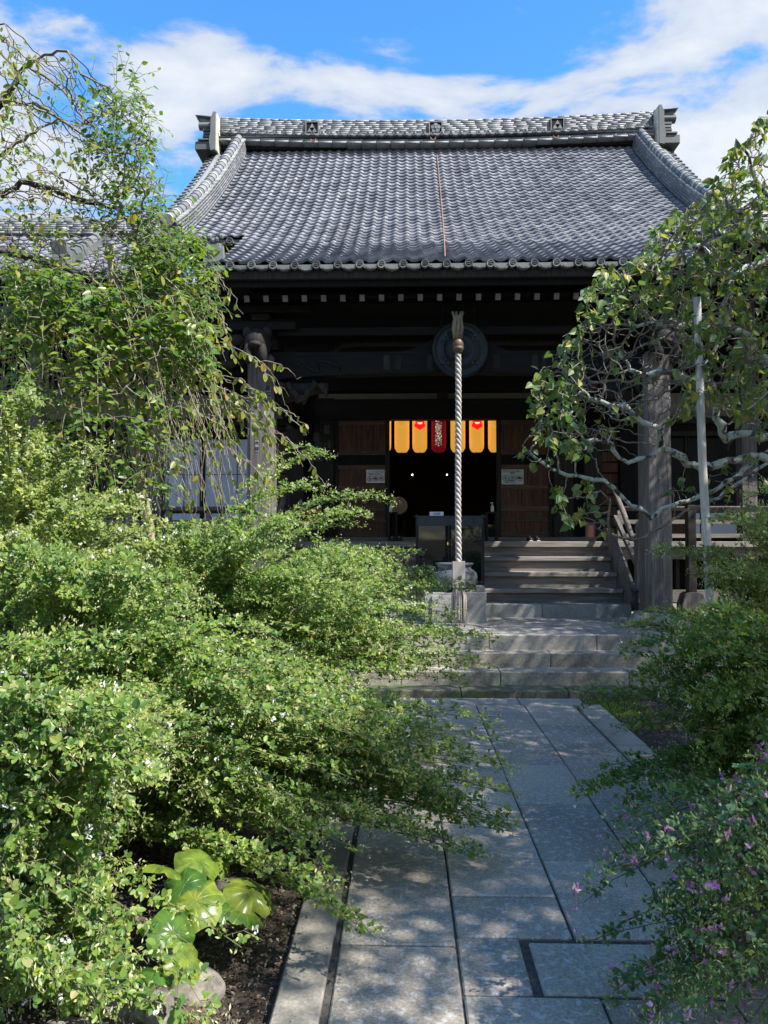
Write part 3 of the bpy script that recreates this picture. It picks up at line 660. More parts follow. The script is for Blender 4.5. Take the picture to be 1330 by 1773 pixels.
# porch corner ridges with small ornaments
for sx in (-1, 1):
    x = C+sx*(KO-.04)
    mb = MB()
    mb = MB(); X0, Y0, Z0 = x, YE+.18, ZE+.20
    mb.lathe((X0, Y0-.06, Z0+.06), [(.02, .03), (.085, .02), (.1, 0), (.09, -.08)], 12, 'y'); mb.prism([(X0-.13, Z0-.12), (X0+.13, Z0-.12), (X0+.11, Z0+.10), (X0+.04, Z0+.19), (X0-.04, Z0+.19), (X0-.11, Z0+.10)], Y0-.055, Y0+.03)
    for q in range(5): mb.ball((X0-.1+.05*q, Y0-.08, Z0+.16+.03*math.sin(q*2)), .035, 7, 4)
    mb.build('corner_ornament', 'eavetile', hall)
# descending ridges: stacked thin tiles with a chain of cap tiles
cap = MB()
for j in range(2):
    for i in range(9):
        a = PI*i/8; rr = .082 if j == 0 else .066; cap.v.append((math.cos(a)*rr, .25*j, math.sin(a)*rr))
for i in range(8): cap.f.append((i+1, i, 9+i, 10+i))
cap.f.append(tuple(range(9)))
cap.f = [tuple(reversed(f)) for f in cap.f]
cap_me = bpy.data.meshes.new('cap_tile'); cap_me.from_pydata(cap.v, [], cap.f); cap_me.materials.append(M['noshi'])
lip = MB(); lip.lathe((0, 0, 0), [(.074, .012), (.088, .010), (.088, -.012), (.074, -.014)], 14, 'y'); lip_me = bpy.data.meshes.new('mortar_lip'); lip_me.from_pydata(lip.v, [], lip.f); lip_me.materials.append(M['mortar'])
for sx in (-1, 1):
    dr = empty('descending_ridge'); dr.parent = hall; dr.location = -hall.location
    x = C+sx*3.98; A = []
    ys = np.linspace(YM-.15, YR-.1, 60)
    for k in range(6):
        Y = YM-.2+random.uniform(0, .2)
        while Y < YR-.15:
            dl = random.uniform(.14, .26); s = slope(Y); yv = Vector((0, 1, s)).normalized(); zv = Vector((0, -s, 1)).normalized()
            A.append(basis(Vector((1, 0, 0))*(.26-.002*k)+Vector((0, 0, 0)), yv*dl, zv*.045, Vector((x+random.uniform(-.0015, .0015), Y, prof(Y)))+zv*(.05+k*.046))); Y += (dl+.006)*yv.y
    UB = [(-.5, 0, 0), (.5, 0, 0), (.5, 1, 0), (-.5, 1, 0), (-.5, 0, 1), (.5, 0, 1), (.5, 1, 1), (-.5, 1, 1)]
    UF = [(3, 2, 1, 0), (4, 5, 6, 7), (0, 1, 5, 4), (1, 2, 6, 5), (2, 3, 7, 6), (3, 0, 4, 7)]
    stamp('stacked_tiles', UB, UF, A, M['noshi'], dr)
    core = MB()
    for a, b_ in zip(ys[:-1], ys[1:]): core.beam((x, a, prof(a)+.15), (x, b_, prof(b_)+.15), .19, .34)
    core.build('ridge_core', 'mortar', dr)
    Y = YM-.22
    while Y < YR-.1:
        s = slope(Y); yv = Vector((0, 1, s)).normalized(); zv = Vector((0, -s, 1)).normalized()
        o_ = Vector((x, Y, prof(Y)))+zv*.335; piece('cap_tile', cap_me, basis((1, 0, 0), yv, zv, o_), dr)
        if random.random() < .45: piece('mortar_lip', lip_me, basis((1, 0, 0), yv, zv, o_), dr)
        Y += .205*yv.y
    # two plain roll rows towards the verge, then the verge tiles stepping down the edge
    for q, xx in enumerate((4.22, 4.42)):
        mb = MB(); yy = list(np.linspace(YM, YR-.05, 40)); mb.tube([(C+sx*xx, a, prof(a)+.055) for a in yy], .05, 8); mb.build('roll_row', 'noshi', hall, True)
    for i_, Y in enumerate(ST):
        if Y < YM-.05: continue
        s = slope(Y); yv = Vector((0, 1, s)).normalized(); zv = Vector((0, -s, 1)).normalized(); mb = MB()
        P = [Vector((C+sx*(GB-.06), Y, prof(Y)))+zv*.03, Vector((C+sx*(GB+.10), Y, prof(Y)))+zv*.02]
        q = []
        for p in P: q += [p-zv*.12*(1 if p is P[1] else .2), p]
        a0, a1, b0, b1 = q; e = yv*.215-zv*.028
        mb.quad_box([a0, b0, b0+e, a0+e, a1, b1, b1+e, a1+e]); mb.build('verge_tile', 'eavetile', hall)
    # end ornament of the descending ridge
    mb = MB(); Y0 = YM-.3; Z0 = prof(Y0)+.12
    mb.prism([(x-.15, Z0-.12), (x+.15, Z0-.12), (x+.13, Z0+.18), (x+.05, Z0+.27), (x-.05, Z0+.27), (x-.13, Z0+.18)], Y0, Y0+.1); mb.lathe((x, Y0, Z0+.08), [(.05, .03), (.07, .01), (.08, 0)], 10, 'y'); mb.build('ridge_ornament', 'eavetile', hall)
# main ridge
RC = .60; RL0, RL1 = RC-4.32, RC+4.32
sag = lambda x: .11*((x-RC)/4.3)**2
A = []
zb = prof(YR)+.02
for k, (h_, dep) in enumerate([(.045, .58), (.045, .56)]):
    x = RL0-.05
    while x < RL1:
        dl = random.uniform(.28, .31); A.append(basis((dl-.006, 0, 0), (0, dep, 0), (0, 0, h_-.004), (x+dl/2, YR-dep/2, zb+k*h_+sag(x)))); x += dl
z0 = zb+.09
for k in range(8):
    x = RL0+random.uniform(-.2, 0)
    while x < RL1-.02:
        dl = random.uniform(.14, .3); dl = min(dl, RL1-x)
        A.append(basis((dl-.002, 0, 0), (0, .36, 0), (0, 0, .0385), (max(x, RL0)+dl/2, YR-.18-random.uniform(0, .0015), z0+.125+k*.040+sag(x)))); x += dl
stamp('ridge_tiles', UB, UF, A, M['noshi'], hall)
MB().box(RL0, RL1, YR-.12, YR+.12, zb+.02, z0+.40).build('ridge_core', 'int', hall)
mb = MB(); mb.tube([(x, YR, z0+.085+.365+sag(x)) for x in np.linspace(RL0, RL1, 30)], .075, 8); mb.build('ridge_cap', 'noshi', hall, True)
x = RL0+.1
rt = MB(); rt.lathe((0, 0, 0), [(.084, .0), (.084, .03)], 10, 'y')
for i in range(int((RL1-RL0)/.22)):
    x = RL0+.1+.22*i
    mb = MB(); mb.tube([(x-.018, YR, z0+.455+sag(x)), (x+.018, YR, z0+.455+sag(x))], .088, 10); mb.build('cap_joint', 'noshi', hall)
x = RL0+.05
small = [(v[0]*.72, v[1]*.72, v[2]*.72) for v in dt.v]; sm = bpy.data.meshes.new('ridge_round_tile'); sm.from_pydata(small, [], dt.f); sm.materials.append(M['noshi'])
while x < RL1-.1:
    piece('ridge_round_tile', sm, Matrix.Translation((x, YR-.32, z0+.095+sag(x))), hall); x += .183
MB().box(RL0, RL1, YR-.28, YR+.28, z0+.092, z0+.124).build('ridge_course', 'noshi', hall)
# crests
def crest(x, flower):
    c = empty('crest'); c.parent = hall; c.location = -hall.location
    z = z0+.26+sag(x); y = YR-.19; s = .115
    bx('crest_panel', 'dark', c, x-s, x+s, y-.014, y-.003, z-s, z+s)
    for a in ((x-s-.02, x+s+.02, z+s, z+s+.018), (x-s-.02, x+s+.02, z-s-.018, z-s), (x-s-.018, x-s, z-s, z+s), (x+s, x+s+.018, z-s, z+s)): bx('crest_frame', 'noshi', c, a[0], a[1], y-.03, y, a[2], a[3])
    if flower:
        mb = MB()
        for k in range(5):
            a = PI/2+k*2*PI/5; mb.lathe((x+.055*math.cos(a), y-.02, z+.055*math.sin(a)), [(.047, 0), (.042, .012)], 12, 'y')
        mb.lathe((x, y-.025, z), [(.03, 0), (.02, .02)], 10, 'y'); mb.build('flower_crest', 'noshi', c)
    else:
        for dx, dz in ((0, .045), (-.05, -.045), (.05, -.045)):
            MB().prism([(x+dx-.048, z+dz-.042), (x+dx+.048, z+dz-.042), (x+dx, z+dz+.044)], y-.034, y-.012).build('triangle', 'noshi', c)
crest(RC+.01, True); crest(wx(540, YR), False); crest(wx(965, YR), False)
for u in (540, 751, 965):
    xx = wx(u, YR-.32); mb = MB(); mb.tube([(xx+.05*math.cos(a), YR-.36, z0-.01+.05*math.sin(a)) for a in np.linspace(PI*.9, PI*2.1, 9)], .012, 5); mb.build('iron_ring', 'rust', hall)
mb = MB(); mb.tube([(RC+.03-.12*((YR-y)/6)**2*1.2 , y, prof(y)+.075) for y in np.linspace(YR-.36, YE+.02, 30)], .010, 5); mb.build('lightning_wire', 'rust', hall)
# ridge-end ornaments
for sx in (-1, 1):
    X0 = RC+sx*4.36; e = empty('ridge_end'); e.parent = hall; e.location = -hall.location
    Z0 = prof(YR)-.12
    def pp(pts, y0, y1, nm, mt):
        q = [(X0+sx*a, Z0+b_) for a, b_ in pts]
        MB().prism(q if sx > 0 else q[::-1], y0, y1).build(nm, mt, e)
    pp([(0, .02), (.10, 0), (.13, .25), (.10, .5), (.10, .8), (.05, .97), (0, .97)], YR-.42, YR+.42, 'ornament_plate', 'eavetile')
    pp([(-.03, .0), (0, .0), (0, .93), (-.03, .93)], YR-.40, YR+.40, 'mortar_edge', 'mortar')
    mb = MB(); mb.tube([(X0-sx*.02, YR, Z0+.92), (X0+sx*.14, YR, Z0+.93), (X0+sx*.28, YR, Z0+.95), (X0+sx*.40, YR, Z0+.98)], [.085, .095, .115, .13], 12); mb.quad_box([Vector(q) for q in ((X0, YR-.16, Z0+1.0), (X0, YR+.16, Z0+1.0), (X0+sx*.45, YR+.17, Z0+1.05), (X0+sx*.45, YR-.17, Z0+1.05), (X0, YR-.13, Z0+1.04), (X0, YR+.13, Z0+1.04), (X0+sx*.5, YR+.1, Z0+1.12), (X0+sx*.5, YR-.1, Z0+1.12))]); mb.build('top_roll', 'eavetile', e, True)
    for k, (zc, ex) in enumerate(((.18, .42), (.20, .36), (.36, .30), (.44, .29), (.52, .28), (.60, .29), (.74, .38))):
        w_ = .38 if k < 2 else .30
        mb = MB()
        if k < 1: mb.box(*sorted((X0+sx*.1, X0+sx*ex)), YR-w_, YR+w_, Z0+.05, Z0+.26, .02)
        elif k == 1: mb.box(*sorted((X0+sx*.1, X0+sx*ex)), YR-w_-.03, YR+w_+.03, Z0+.27, Z0+.31, .01)
        elif k < 6: mb.tube([(X0+sx*.1, YR, Z0+zc), (X0+sx*ex, YR, Z0+zc)], [w_*.98, w_*.92], 4) if False else mb.box(*sorted((X0+sx*.1, X0+sx*ex)), YR-w_, YR+w_, Z0+zc-.032, Z0+zc+.028, .012)
        else: mb.tube([(X0+sx*.1, YR-.2, Z0+zc), (X0+sx*ex, YR-.2, Z0+zc)], .09, 12); mb.tube([(X0+sx*.1, YR+.2, Z0+zc), (X0+sx*ex, YR+.2, Z0+zc)], .09, 12); mb.box(*sorted((X0+sx*.1, X0+sx*.33)), YR-.2, YR+.2, Z0+zc-.06, Z0+zc+.1)
        mb.build('ornament_tier', 'eavetile', e)
    e.location.z += .2*Z0; e.scale.z = .8
# lower side roofs
def wprof(Y): return 5.30+.58*(Y-10.6)+.05*(Y-10.6)**2
WR = 12.5
for sx in (-1, 1):
    wr = empty('side_roof'); wr.parent = hall; wr.location = -hall.location
    lift = lambda d: .10*max(0, (d-4.5)/5)**2
    A = []; Y = 10.6; sts = []
    while Y < WR-.05: sts.append(Y); Y += .2/math.sqrt(1+.45)
    nw = int(5.4/PW)
    for Y in sts:
        for i in range(nw):
            d = 4.62+i*PW; A.append(tile_mtx(C+sx*d, Y, 1, wprof, lift(d)))
    stamp('side_tiling', TV, TF, A, M['tile'], wr)
    for kind_, f, y0, y1 in (('side_roof_board', wprof, 10.62, WR), ('side_roof_rear', lambda Y: wprof(2*WR-Y), WR+.002, 14.4)):
        mb = MB(); ds = np.linspace(4.55, 10, 8); yy = np.linspace(y0, y1, 5)
        for d in ds:
            for y in yy: mb.v += [(C+sx*d, y, f(y)-.02+lift(d)), (C+sx*d, y, f(y)-.12+lift(d))]
        for i in range(7):
            for j in range(4):
                a = (i*5+j)*2; b_ = a+10; mb.f += [(a, a+2, b_+2, b_), (a+1, b_+1, b_+3, a+3)]
        for i in range(7): a = i*10; mb.f.append((a, a+10, a+11, a+1))
        mb.build(kind_, 'dark' if 'board' in kind_ else 'tile', wr)
    x = 4.65
    while x < 9.9: piece('eave_tile', disc_me, Matrix.Translation((C+sx*x, 10.57, wprof(10.6)-.018+lift(x))), wr); x += .2595
    mb = MB()
    ds = list(np.linspace(4.5, 10, 14))
    for a, b_ in zip(ds[:-1], ds[1:]): mb.beam((C+sx*a, WR, wprof(WR)+.12+lift(a)), (C+sx*b_, WR, wprof(WR)+.12+lift(b_)), .20, .22)
    mb.build('side_ridge', 'mortar', wr); A = []
    for k in range(6):
        d = 4.5+random.uniform(0, .2)
        while d < 9.9: dl = random.uniform(.15, .3); A.append(basis((dl-.005, 0, 0), (0, .26-.01*k, 0), (0, 0, .036), (C+sx*(d+dl/2), WR-.13+.005*k, wprof(WR)+.01+k*.04+lift(d)))); d += dl
    stamp('side_ridge_tiles', UB, UF, A, M['noshi'], wr)
    mb = MB(); mb.tube([(C+sx*a, WR, wprof(WR)+.26+lift(a)) for a in ds], .08, 8); mb.build('side_ridge_cap', 'noshi', wr, True)
    # a short ridge running down this slope with its end ornament
    x = C+sx*5.62
    mb = MB()
    for a in np.arange(10.95, WR, .2): mb.tube([(x, a, wprof(a)+.17), (x, a+.22, wprof(a+.22)+.15)], [.085, .075], 8); mb.beam((x, a, wprof(a)+.07), (x, a+.2, wprof(a+.2)+.07), .17, .15)
    mb.build('short_ridge', 'eavetile', wr)
    mb = MB(); zz_ = wprof(10.9); mb.prismx([(10.76, zz_-.05), (11.0, zz_-.02), (11.03, zz_+.22), (10.88, zz_+.28), (10.70, zz_+.36), (10.76, zz_+.18)], x-.11, x+.11); mb.build('ridge_snout', 'eavetile', wr)
    xa, xb = sorted((C+sx*4.6, C+sx*10))
    bx('eave_board', 'beam', wr, xa, xb, 10.66, 10.72, wprof(10.6)-.2, wprof(10.6)-.06)
    for i in range(22): MB().beam((C+sx*(4.7+i*.24), 10.78, wprof(10.6)-.24), (C+sx*(4.7+i*.24), 13.4, wprof(10.6)+.5), .065, .075).build('rafter', 'dark', wr)
    bx('soffit', 'dark', wr, xa, xb, 10.9, 13.39, wprof(10.6)+.20, wprof(10.6)+.22) if False else None
    for d in (4.55, 6.45, 8.4):
        bx('eave_post', 'post', hall, C+sx*d-.11, C+sx*d+.11, 11.75, 11.97, 0, 5.2)
    bx('eave_beam', 'beam', hall, *sorted((C+sx*2.8, C+sx*10)), 11.76, 11.96, 4.75, 5.05) 
    bx('soffit_board', 'int', hall, *sorted((C+sx*3.02, C+sx*10)), 11.2, WY+.1, 5.35, 5.38)
# deck railing
for a, b_, sx in ((C+SR+.2, 10.4, 1), (-9.2, C-SR-.2, -1)):
    rl = empty('deck_railing'); rl.parent = hall; rl.location = -hall.location
    y = DY+.05
    for z, r_ in ((2.03, .035),): MB().tube([(a, y, z), (b_, y, z)], r_, 8).build('top_rail', 'post', rl, True)
    for z in (1.62, 1.83): bx('rail', 'riser', rl, a, b_, y-.03, y+.03, z-.03, z+.03)
    x = a
    while x < b_: bx('rail_post', 'riser', rl, x-.035, x+.035, y-.036, y+.036, DZ, 2.0); x += .62
# votive slips and nameplate papers on column and posts
def slip(x, y, z0_, z1_, w_, mt='sticker', txt=None, frame=False):
    bx('votive_slip', mt, hall, x-w_/2, x+w_/2, y-.003, y-.001, z0_, z1_)
    if txt:
        n = len(txt); h = (z1_-z0_)/n
        for i, ch in enumerate(txt): text('slip_text', ch, (x, y-.0045, z1_-h*(i+.5)), min(h*.95, w_*1.0), 'ink', hall, offset=.002)
fx = C-HX; fy = CY-.171
slip(wx(461.5, fy), fy, wz(698, fy), wz(666, fy), .078, 'sticker', '昇橋元')
slip(wx(441.5, fy), fy, wz(703, fy), wz(681, fy), .065)
slip(wx(463, fy), fy, wz(719, fy), wz(709, fy), .035)
slip(wx(443, fy), fy, wz(781, fy), wz(761, fy), .045, 'sticker', '大善')
slip(wx(452, fy), fy, wz(742, fy), wz(730, fy), .04, 'sticker2')
fy = WY-.12
slip(wx(507, fy), fy, wz(712, fy), wz(690, fy), .07, 'sticker2', '橋元')
slip(wx(502, fy), fy, wz(741, fy), wz(733, fy), .12, 'sticker2', '元')
fy = WY-.061
for u, v0, v1, w_ in ((551, 798, 765, .13), (537, 800, 775, .05), (541, 812, 790, .04), (563, 750, 735, .05), (569, 775, 762, .06), (562, 785, 766, .03), (547, 764, 748, .1), (568, 730+20, 735, .04)):
    slip(wx(u, fy), fy, wz(v0, fy), wz(v1, fy), w_, 'sticker2', '福元' if w_ > .12 else None)

# ---------------------------------------------------------------- things around the entrance
# bronze gong
gz = wz(604, 9.64); GY = 9.64; gong = empty('bronze_gong', (C+.03, GY, gz), label='large green bronze gong hanging under the porch beam behind the rope', cat='gong')
mb = MB(); mb.lathe((C+.03, GY, gz), [(.02, .075), (.09, .075), (.10, .06), (.2, .058), (.21, .068), (.225, .068), (.235, .05), (.315, .035), (.325, .05), (.345, .045), (.36, .0), (.345, -.05), (.2, -.09), (.02, -.09)], 48, 'y'); mb.build('gong_body', 'bronze', gong, True)
for a in (40, 140, 220, 320):
    cx_, cz_ = C+.03+.235*math.cos(R(a)), gz+.235*math.sin(R(a))
    for dx, dz in ((0, .022), (-.024, -.02), (.024, -.02)): MB().prism([(cx_+dx-.02, cz_+dz-.018), (cx_+dx+.02, cz_+dz-.018), (cx_+dx, cz_+dz+.018)], GY-.062, GY-.046).build('triangle_mark', 'bronzel', gong)
for sx in (-1, 1): MB().tube([(C+.03+sx*.2, GY, gz+.3), (C+.03+sx*.22, 10.12, gz+.42), (C+.03+sx*.2, 9.9, 4.6)], .012, 6).build('hanger', 'iron', gong)
# bell rope
rp = empty('bell_rope', (C, 9.42, 1.0), label='thick twisted white bell rope hanging before the doorway', cat='rope')
zt, zbm = wz(602, 9.42), wz(975, 9.42); XR = wx(793.5, 9.42)
for s_ in range(3):
    pts = []; n = 230
    for i in range(n+1):
        z = zt+(zbm-zt)*i/n; a = 2*PI*(zt-z)/.20+s_*2*PI/3; pts.append((XR+.0195*math.cos(a)+.004*math.sin(z*2.3), 9.42+.0195*math.sin(a), z))
    MB().tube(pts, .0200, 8).build('strand', 'rope', rp, True)
mb = MB(); mb.lathe((XR, 9.42, zt-.04), [(.04, -.03), (.052, 0), (.066, .02), (.072, .03), (.072, .05), (.066, .06), (.072, .07), (.07, .12), (.055, .15), (.03, .16)], 18); mb.build('wooden_bead', 'brown', rp, True)
mb = MB()
for k in range(7):
    a = k*.9; mb.tube([(XR+.04*math.cos(a), 9.42+.04*math.sin(a), zt+.12), (XR+.055*math.cos(a+.3), 9.42+.05*math.sin(a+.3), zt+.25), (XR+.04*math.cos(a+.5), 9.42+.04*math.sin(a+.5), zt+.38), (XR+.07*math.cos(a+1), 9.42+.05, zt+.47)], [.02, .024, .02, .014], 6)
for k in range(3): mb.lathe((XR, 9.42, zt+.16+.1*k), [(.055, 0), (.06, .01), (.055, .02)], 14)
mb.build('tied_cloth', 'cloth', rp, True)
mb = MB(); zc = wz(972, 9.4)
for k in range(4):
    a = PI/4+k*PI/2; x0 = XR+.002; mb.box(x0-.075+.076*(k % 2), x0-.001+.076*(k % 2), 9.36+.06*(k//2), 9.418+.06*(k//2), zc-.32, zc)
mb.build('wooden_grip', 'tassel', rp)
mb = MB(); rr = random.Random(3)
for k in range(90):
    a = rr.uniform(0, 2*PI); r0 = .06*math.sqrt(rr.random()); r1 = r0*1.3+.02; z1 = zc-.70-rr.uniform(-.04, .02)
    mb.tube([(XR+r0*math.cos(a), 9.42+r0*math.sin(a), zc-.33), (XR+r0*1.45*math.cos(a), 9.42+r0*1.4*math.sin(a), zc-.42), (XR+r1*math.cos(a)+rr.uniform(-.008, .008), 9.42+r1*math.sin(a), z1)], [.008, .009, .006], 4)
mb.build('tassel', 'tassel', rp)
# stone pedestal and incense burner
XP = wx(786, 10.0)
pd = empty('stone_pedestal', (XP, 10, .521), label='square grey stone pedestal under the ceramic incense bowl', cat='pedestal')
bx('base_block', 'block', pd, XP-.39, XP+.39, 9.76, 10.3, .5215, .90, .008); bx('front_block', 'block', pd, XP-.30, XP+.14, 9.73, 9.757, .523, .86, .004)
ib = MB(); zi = .905
ib.lathe((XP, 10.0, zi), [(.10, 0), (.15, .0), (.14, .03), (.22, .05), (.29, .11), (.305, .18), (.285, .24), (.225, .285), (.215, .30), (.235, .335), (.25, .345), (.245, .36), (.21, .36), (.20, .30), (.05, .29)], 40)
ib.build('incense_burner', 'ceramic', None, True, label='round grey glazed incense bowl on the stone pedestal', cat='incense burner')
bx('ash_box', 'block', None, XP+.27, XP+.38, 9.86, 10.0, .903, .975, .01, label='small stone box on the pedestal beside the incense bowl', cat='box')
# candle case
cx0, cx1 = wx(720, 10.62), wx(838, 10.62); cyf, cyb = 10.62, 10.85
cc_ = empty('candle_case', ((cx0+cx1)/2, 10.7, .521), label='black iron candle case with glass doors behind the rope', cat='candle case')
for x in (cx0, cx1-.02):
    for y in (cyf, cyb-.02): bx('leg', 'black', cc_, x, x+.02, y, y+.02, .522, 1.92 if True else 0)
ztp = wz(895, cyf); zpb = wz(909, cyf)
bx('header_panel', 'iron', cc_, cx0+.022, cx1-.022, cyf, cyf+.015, zpb, ztp); bx('top_plate', 'iron', cc_, cx0-.02, cx1+.02, cyf-.015, cyb+.01, ztp+.001, ztp+.014)
bx('lower_rail', 'black', cc_, cx0+.022, cx1-.022, cyf, cyf+.02, .95, .985); bx('case_floor', 'black', cc_, cx0+.022, cx1-.022, cyf+.03, cyb-.03, 1.0, 1.02)
xm = (cx0+cx1)/2
for a, b_ in ((cx0+.03, xm-.012), (xm+.012, cx1-.03)):
    bx('glass_door', 'glass', cc_, a+.01, b_-.01, cyf+.006, cyf+.010, .99, zpb-.012)
    for q in ((a, a+.01), (b_-.01, b_)): bx('door_frame', 'iron', cc_, q[0], q[1], cyf+.002, cyf+.014, .986, zpb-.004)
    bx('door_frame', 'iron', cc_, a+.011, b_-.011, cyf+.002, cyf+.014, zpb-.012, zpb-.003)
bx('back_panel', 'black', cc_, cx0+.022, cx1-.022, cyb-.012, cyb-.004, .99, ztp)
for u, mt in ((737, 'black'), (779, 'iron'), (820.5, 'black')):
    x = wx(u, cyf)
    for dx, dz in ((0, .016), (-.016, -.013), (.016, -.013)): MB().prism([(x+dx-.0145, (zpb+ztp)/2+dz-.012), (x+dx+.0145, (zpb+ztp)/2+dz-.012), (x+dx, (zpb+ztp)/2+dz+.013)], cyf-.004, cyf-.0005).build('triangle_mark', mt, cc_)
for u, h, lit, lb in ((775, .10, 1, 'lit white candle inside the glass case'), (810, .05, 0, 'short unlit candle right of the rope inside the case'), (829.5, .05, 0, 'thin candle at the right edge inside the case')):
    x = wx(u, 10.72); cd = empty('candle', (x, 10.72, 1.02), label=lb, cat='candle'); zt_ = wz(944 if lit else 951, 10.72)
    zq = wz(963, 10.72); MB().tube([(x, 10.72, zq-.0), (x, 10.72, zt_)], .010 if lit else .006, 8).build('wax', 'wax', cd, True)
    MB().tube([(x, 10.72, 1.02), (x, 10.72, zq)], .004, 6).build('spike', 'black', cd)
    if lit: MB().ball((x, 10.72, zt_+.022), (.008, .008, .022), 8, 6).build('flame', 'flame', cd, True)
sg = empty('paper_sign', (wx(756, cyf), cyf, ztp), label='small white paper sign standing on top of the candle case', cat='sign')
bx('card', 'white', sg, wx(744, cyf), wx(768, cyf), cyf+.03, cyf+.036, ztp+.016, ztp+.07); text('sign_text', 'お線香', (wx(756, cyf), cyf+.027, ztp+.043), .035, 'sticker', sg)
# lanterns
lp = [(664.5, 'y', 'yellow paper lantern cut off by the left door post'), (696, 'y', 'yellow lantern with an olive ring crest, second from the left door post'), (727, 'r', 'yellow lantern with a red flower crest left of the crimson lantern'), (760, 't', 'crimson lantern with black Japanese characters hanging in the doorway'), (793, 'y', 'yellow lantern with an olive crest partly hidden behind the bell rope'), (825.5, 'r', 'yellow lantern with a red flower crest right of the bell rope'), (858, 'y', 'yellow lantern with an olive crest beside the right door post')]
for u, kd, lb in lp:
    Y = 14.5; x = wx(u, Y); zb_ = wz(782, Y); h = .98; r_ = .138
    ln = empty('paper_lantern', (x, Y, zb_), label=lb, cat='lantern', group='lanterns in the doorway')
    pr = [(r_*.62, -.008), (r_*.72, 0)]
    for k in range(1, 16):
        u_ = k/16; pr.append((r_*(1-.24*max(0, (.1-u_)/.1)**2-.2*max(0, (u_-.92)/.08)**2)*(1+.012*(k % 2)), u_*h))
    pr += [(r_*.75, h), (r_*.6, h+.01)]
    MB().lathe((x, Y, zb_), pr, 28).build('paper_shade', 'lantred' if kd == 't' else 'lant', ln, True)
    MB().lathe((x, Y, zb_+h+.012), [(r_*.7, 0), (r_*.7, .03)], 20).build('top_ring', 'black', ln); MB().tube([(x, Y, zb_+h+.04), (x, Y, 4.6)], .006, 5).build('cord', 'black', ln)
    MB().tube([(x, Y, zb_-.03), (x, Y, zb_-.008)], .01, 6).build('bottom_knob', 'black', ln)
    yf = Y-r_-.004; zc_ = wz(736, Y)
    if kd == 'r':
        mb = MB(); P = []
        for k in range(48):
            a = 2*PI*k/48; rr_ = .098*(1+.10*math.cos(5*a+PI/2)); P.append((rr_*math.cos(a), rr_*math.sin(a)))
        V = []; F = []
        for rI in (1, .55, .01):
            for px_, pz_ in P: V.append((x+px_*rI, Y-math.sqrt(max(0, r_**2-(px_*rI)**2))-.006, zc_+pz_*rI+.0))
        for q in range(2):
            for k in range(48): F.append((q*48+k, q*48+(k+1) % 48, (q+1)*48+(k+1) % 48, (q+1)*48+k))
        from_arrays('flower_crest', V, F, M['lred'], ln)
        mb = MB()
        for k in range(9): a = PI*1.05+PI*.9*k/8; mb.tube([(x+.012*math.cos(a), yf-.008, zc_+.03), (x+.048*math.cos(a), yf-.006, zc_+.035+.035*math.sin(a))], [.003, .006], 4)
        mb.build('crest_centre', 'lwht', ln)
    elif kd == 'y':
        mb = MB(); mb.tube([(x+.08*math.cos(a), Y-math.sqrt(r_**2-(.08*math.cos(a))**2)-.004, zc_+.03+.085*math.sin(a)) for a in np.linspace(PI*.95, PI*2.05, 22)], .007, 5)
        for a in np.linspace(PI*.98, PI*2.02, 12):
            px_, pz_ = .09*math.cos(a), .095*math.sin(a); mb.ball((x+px_, Y-math.sqrt(max(0, r_**2-px_**2))-.002, zc_+.03+pz_), (.014, .005, .014), 6, 4)
        mb.build('ring_crest', 'lol', ln)
    else:
        for i, ch in enumerate('延命地蔵尊'):
            z = wz(731.5+9.6*i, Y); text('lantern_outline', ch, (x-.012, yf-.004, z), .118, 'lwht', ln, offset=.0045); text('lantern_text', ch, (x-.012, yf-.009, z), .118, 'lblk', ln, offset=.0018)
# faint altar fittings deep inside
for u, v in ((714, 822), (774, 822)):
    x, z = wx(u, 16.5), wz(v, 16.5); al = empty('altar_lamp', (x, 16.5, z), label='tiny altar lamp glowing %s in the dark interior' % ('left of the crimson lantern line' if u < 750 else 'close to the bell rope'), cat='lamp')
    MB().ball((x, 16.5, z), .016, 8, 6).build('bulb', 'bulb', al); MB().tube([(x, 16.5, z-.02), (x, 16.5, z-.35)], .008, 6).build('stem', 'black', al)
for u, v in ((694, 794), (727, 793), (760, 795), (825, 795)): 
    x, z = wx(u, 15.8), wz(v, 15.8); MB().ball((x, 15.8, z), .014, 6, 5).tube([(x, 15.8, z), (x, 15.8, 4.4)], .003, 4).build('hanging_bead', 'sticker2', None, label='tiny pendant in the dark room below the %s lantern' % {694: 'olive crested', 727: 'left red flower', 760: 'crimson', 825: 'right red flower'}[u], cat='pendant', group='bead pendants in the dark room')
dm = empty('drum', (wx(690, 14.6), 14.6, 1.6), label='round temple drum with pale skin just inside the left door', cat='drum')
MB().lathe((wx(690, 14.6), 14.6, wz(876, 14.6)), [(.14, .13), (.165, .125), (.17, .1), (.17, -.1), (.14, -.12)], 28, 'y').build('drum_body', 'drum', dm, True)
MB().box(wx(690, 14.6)-.14, wx(690, 14.6)+.14, 14.5, 14.7, 1.57, 1.70).box(wx(690, 14.6)-.12, wx(690, 14.6)-.09, 14.52, 14.68, 1.70, wz(895, 14.6)).box(wx(690, 14.6)+.09, wx(690, 14.6)+.12, 14.52, 14.68, 1.70, wz(895, 14.6)).build('drum_stand', 'jamb', dm)
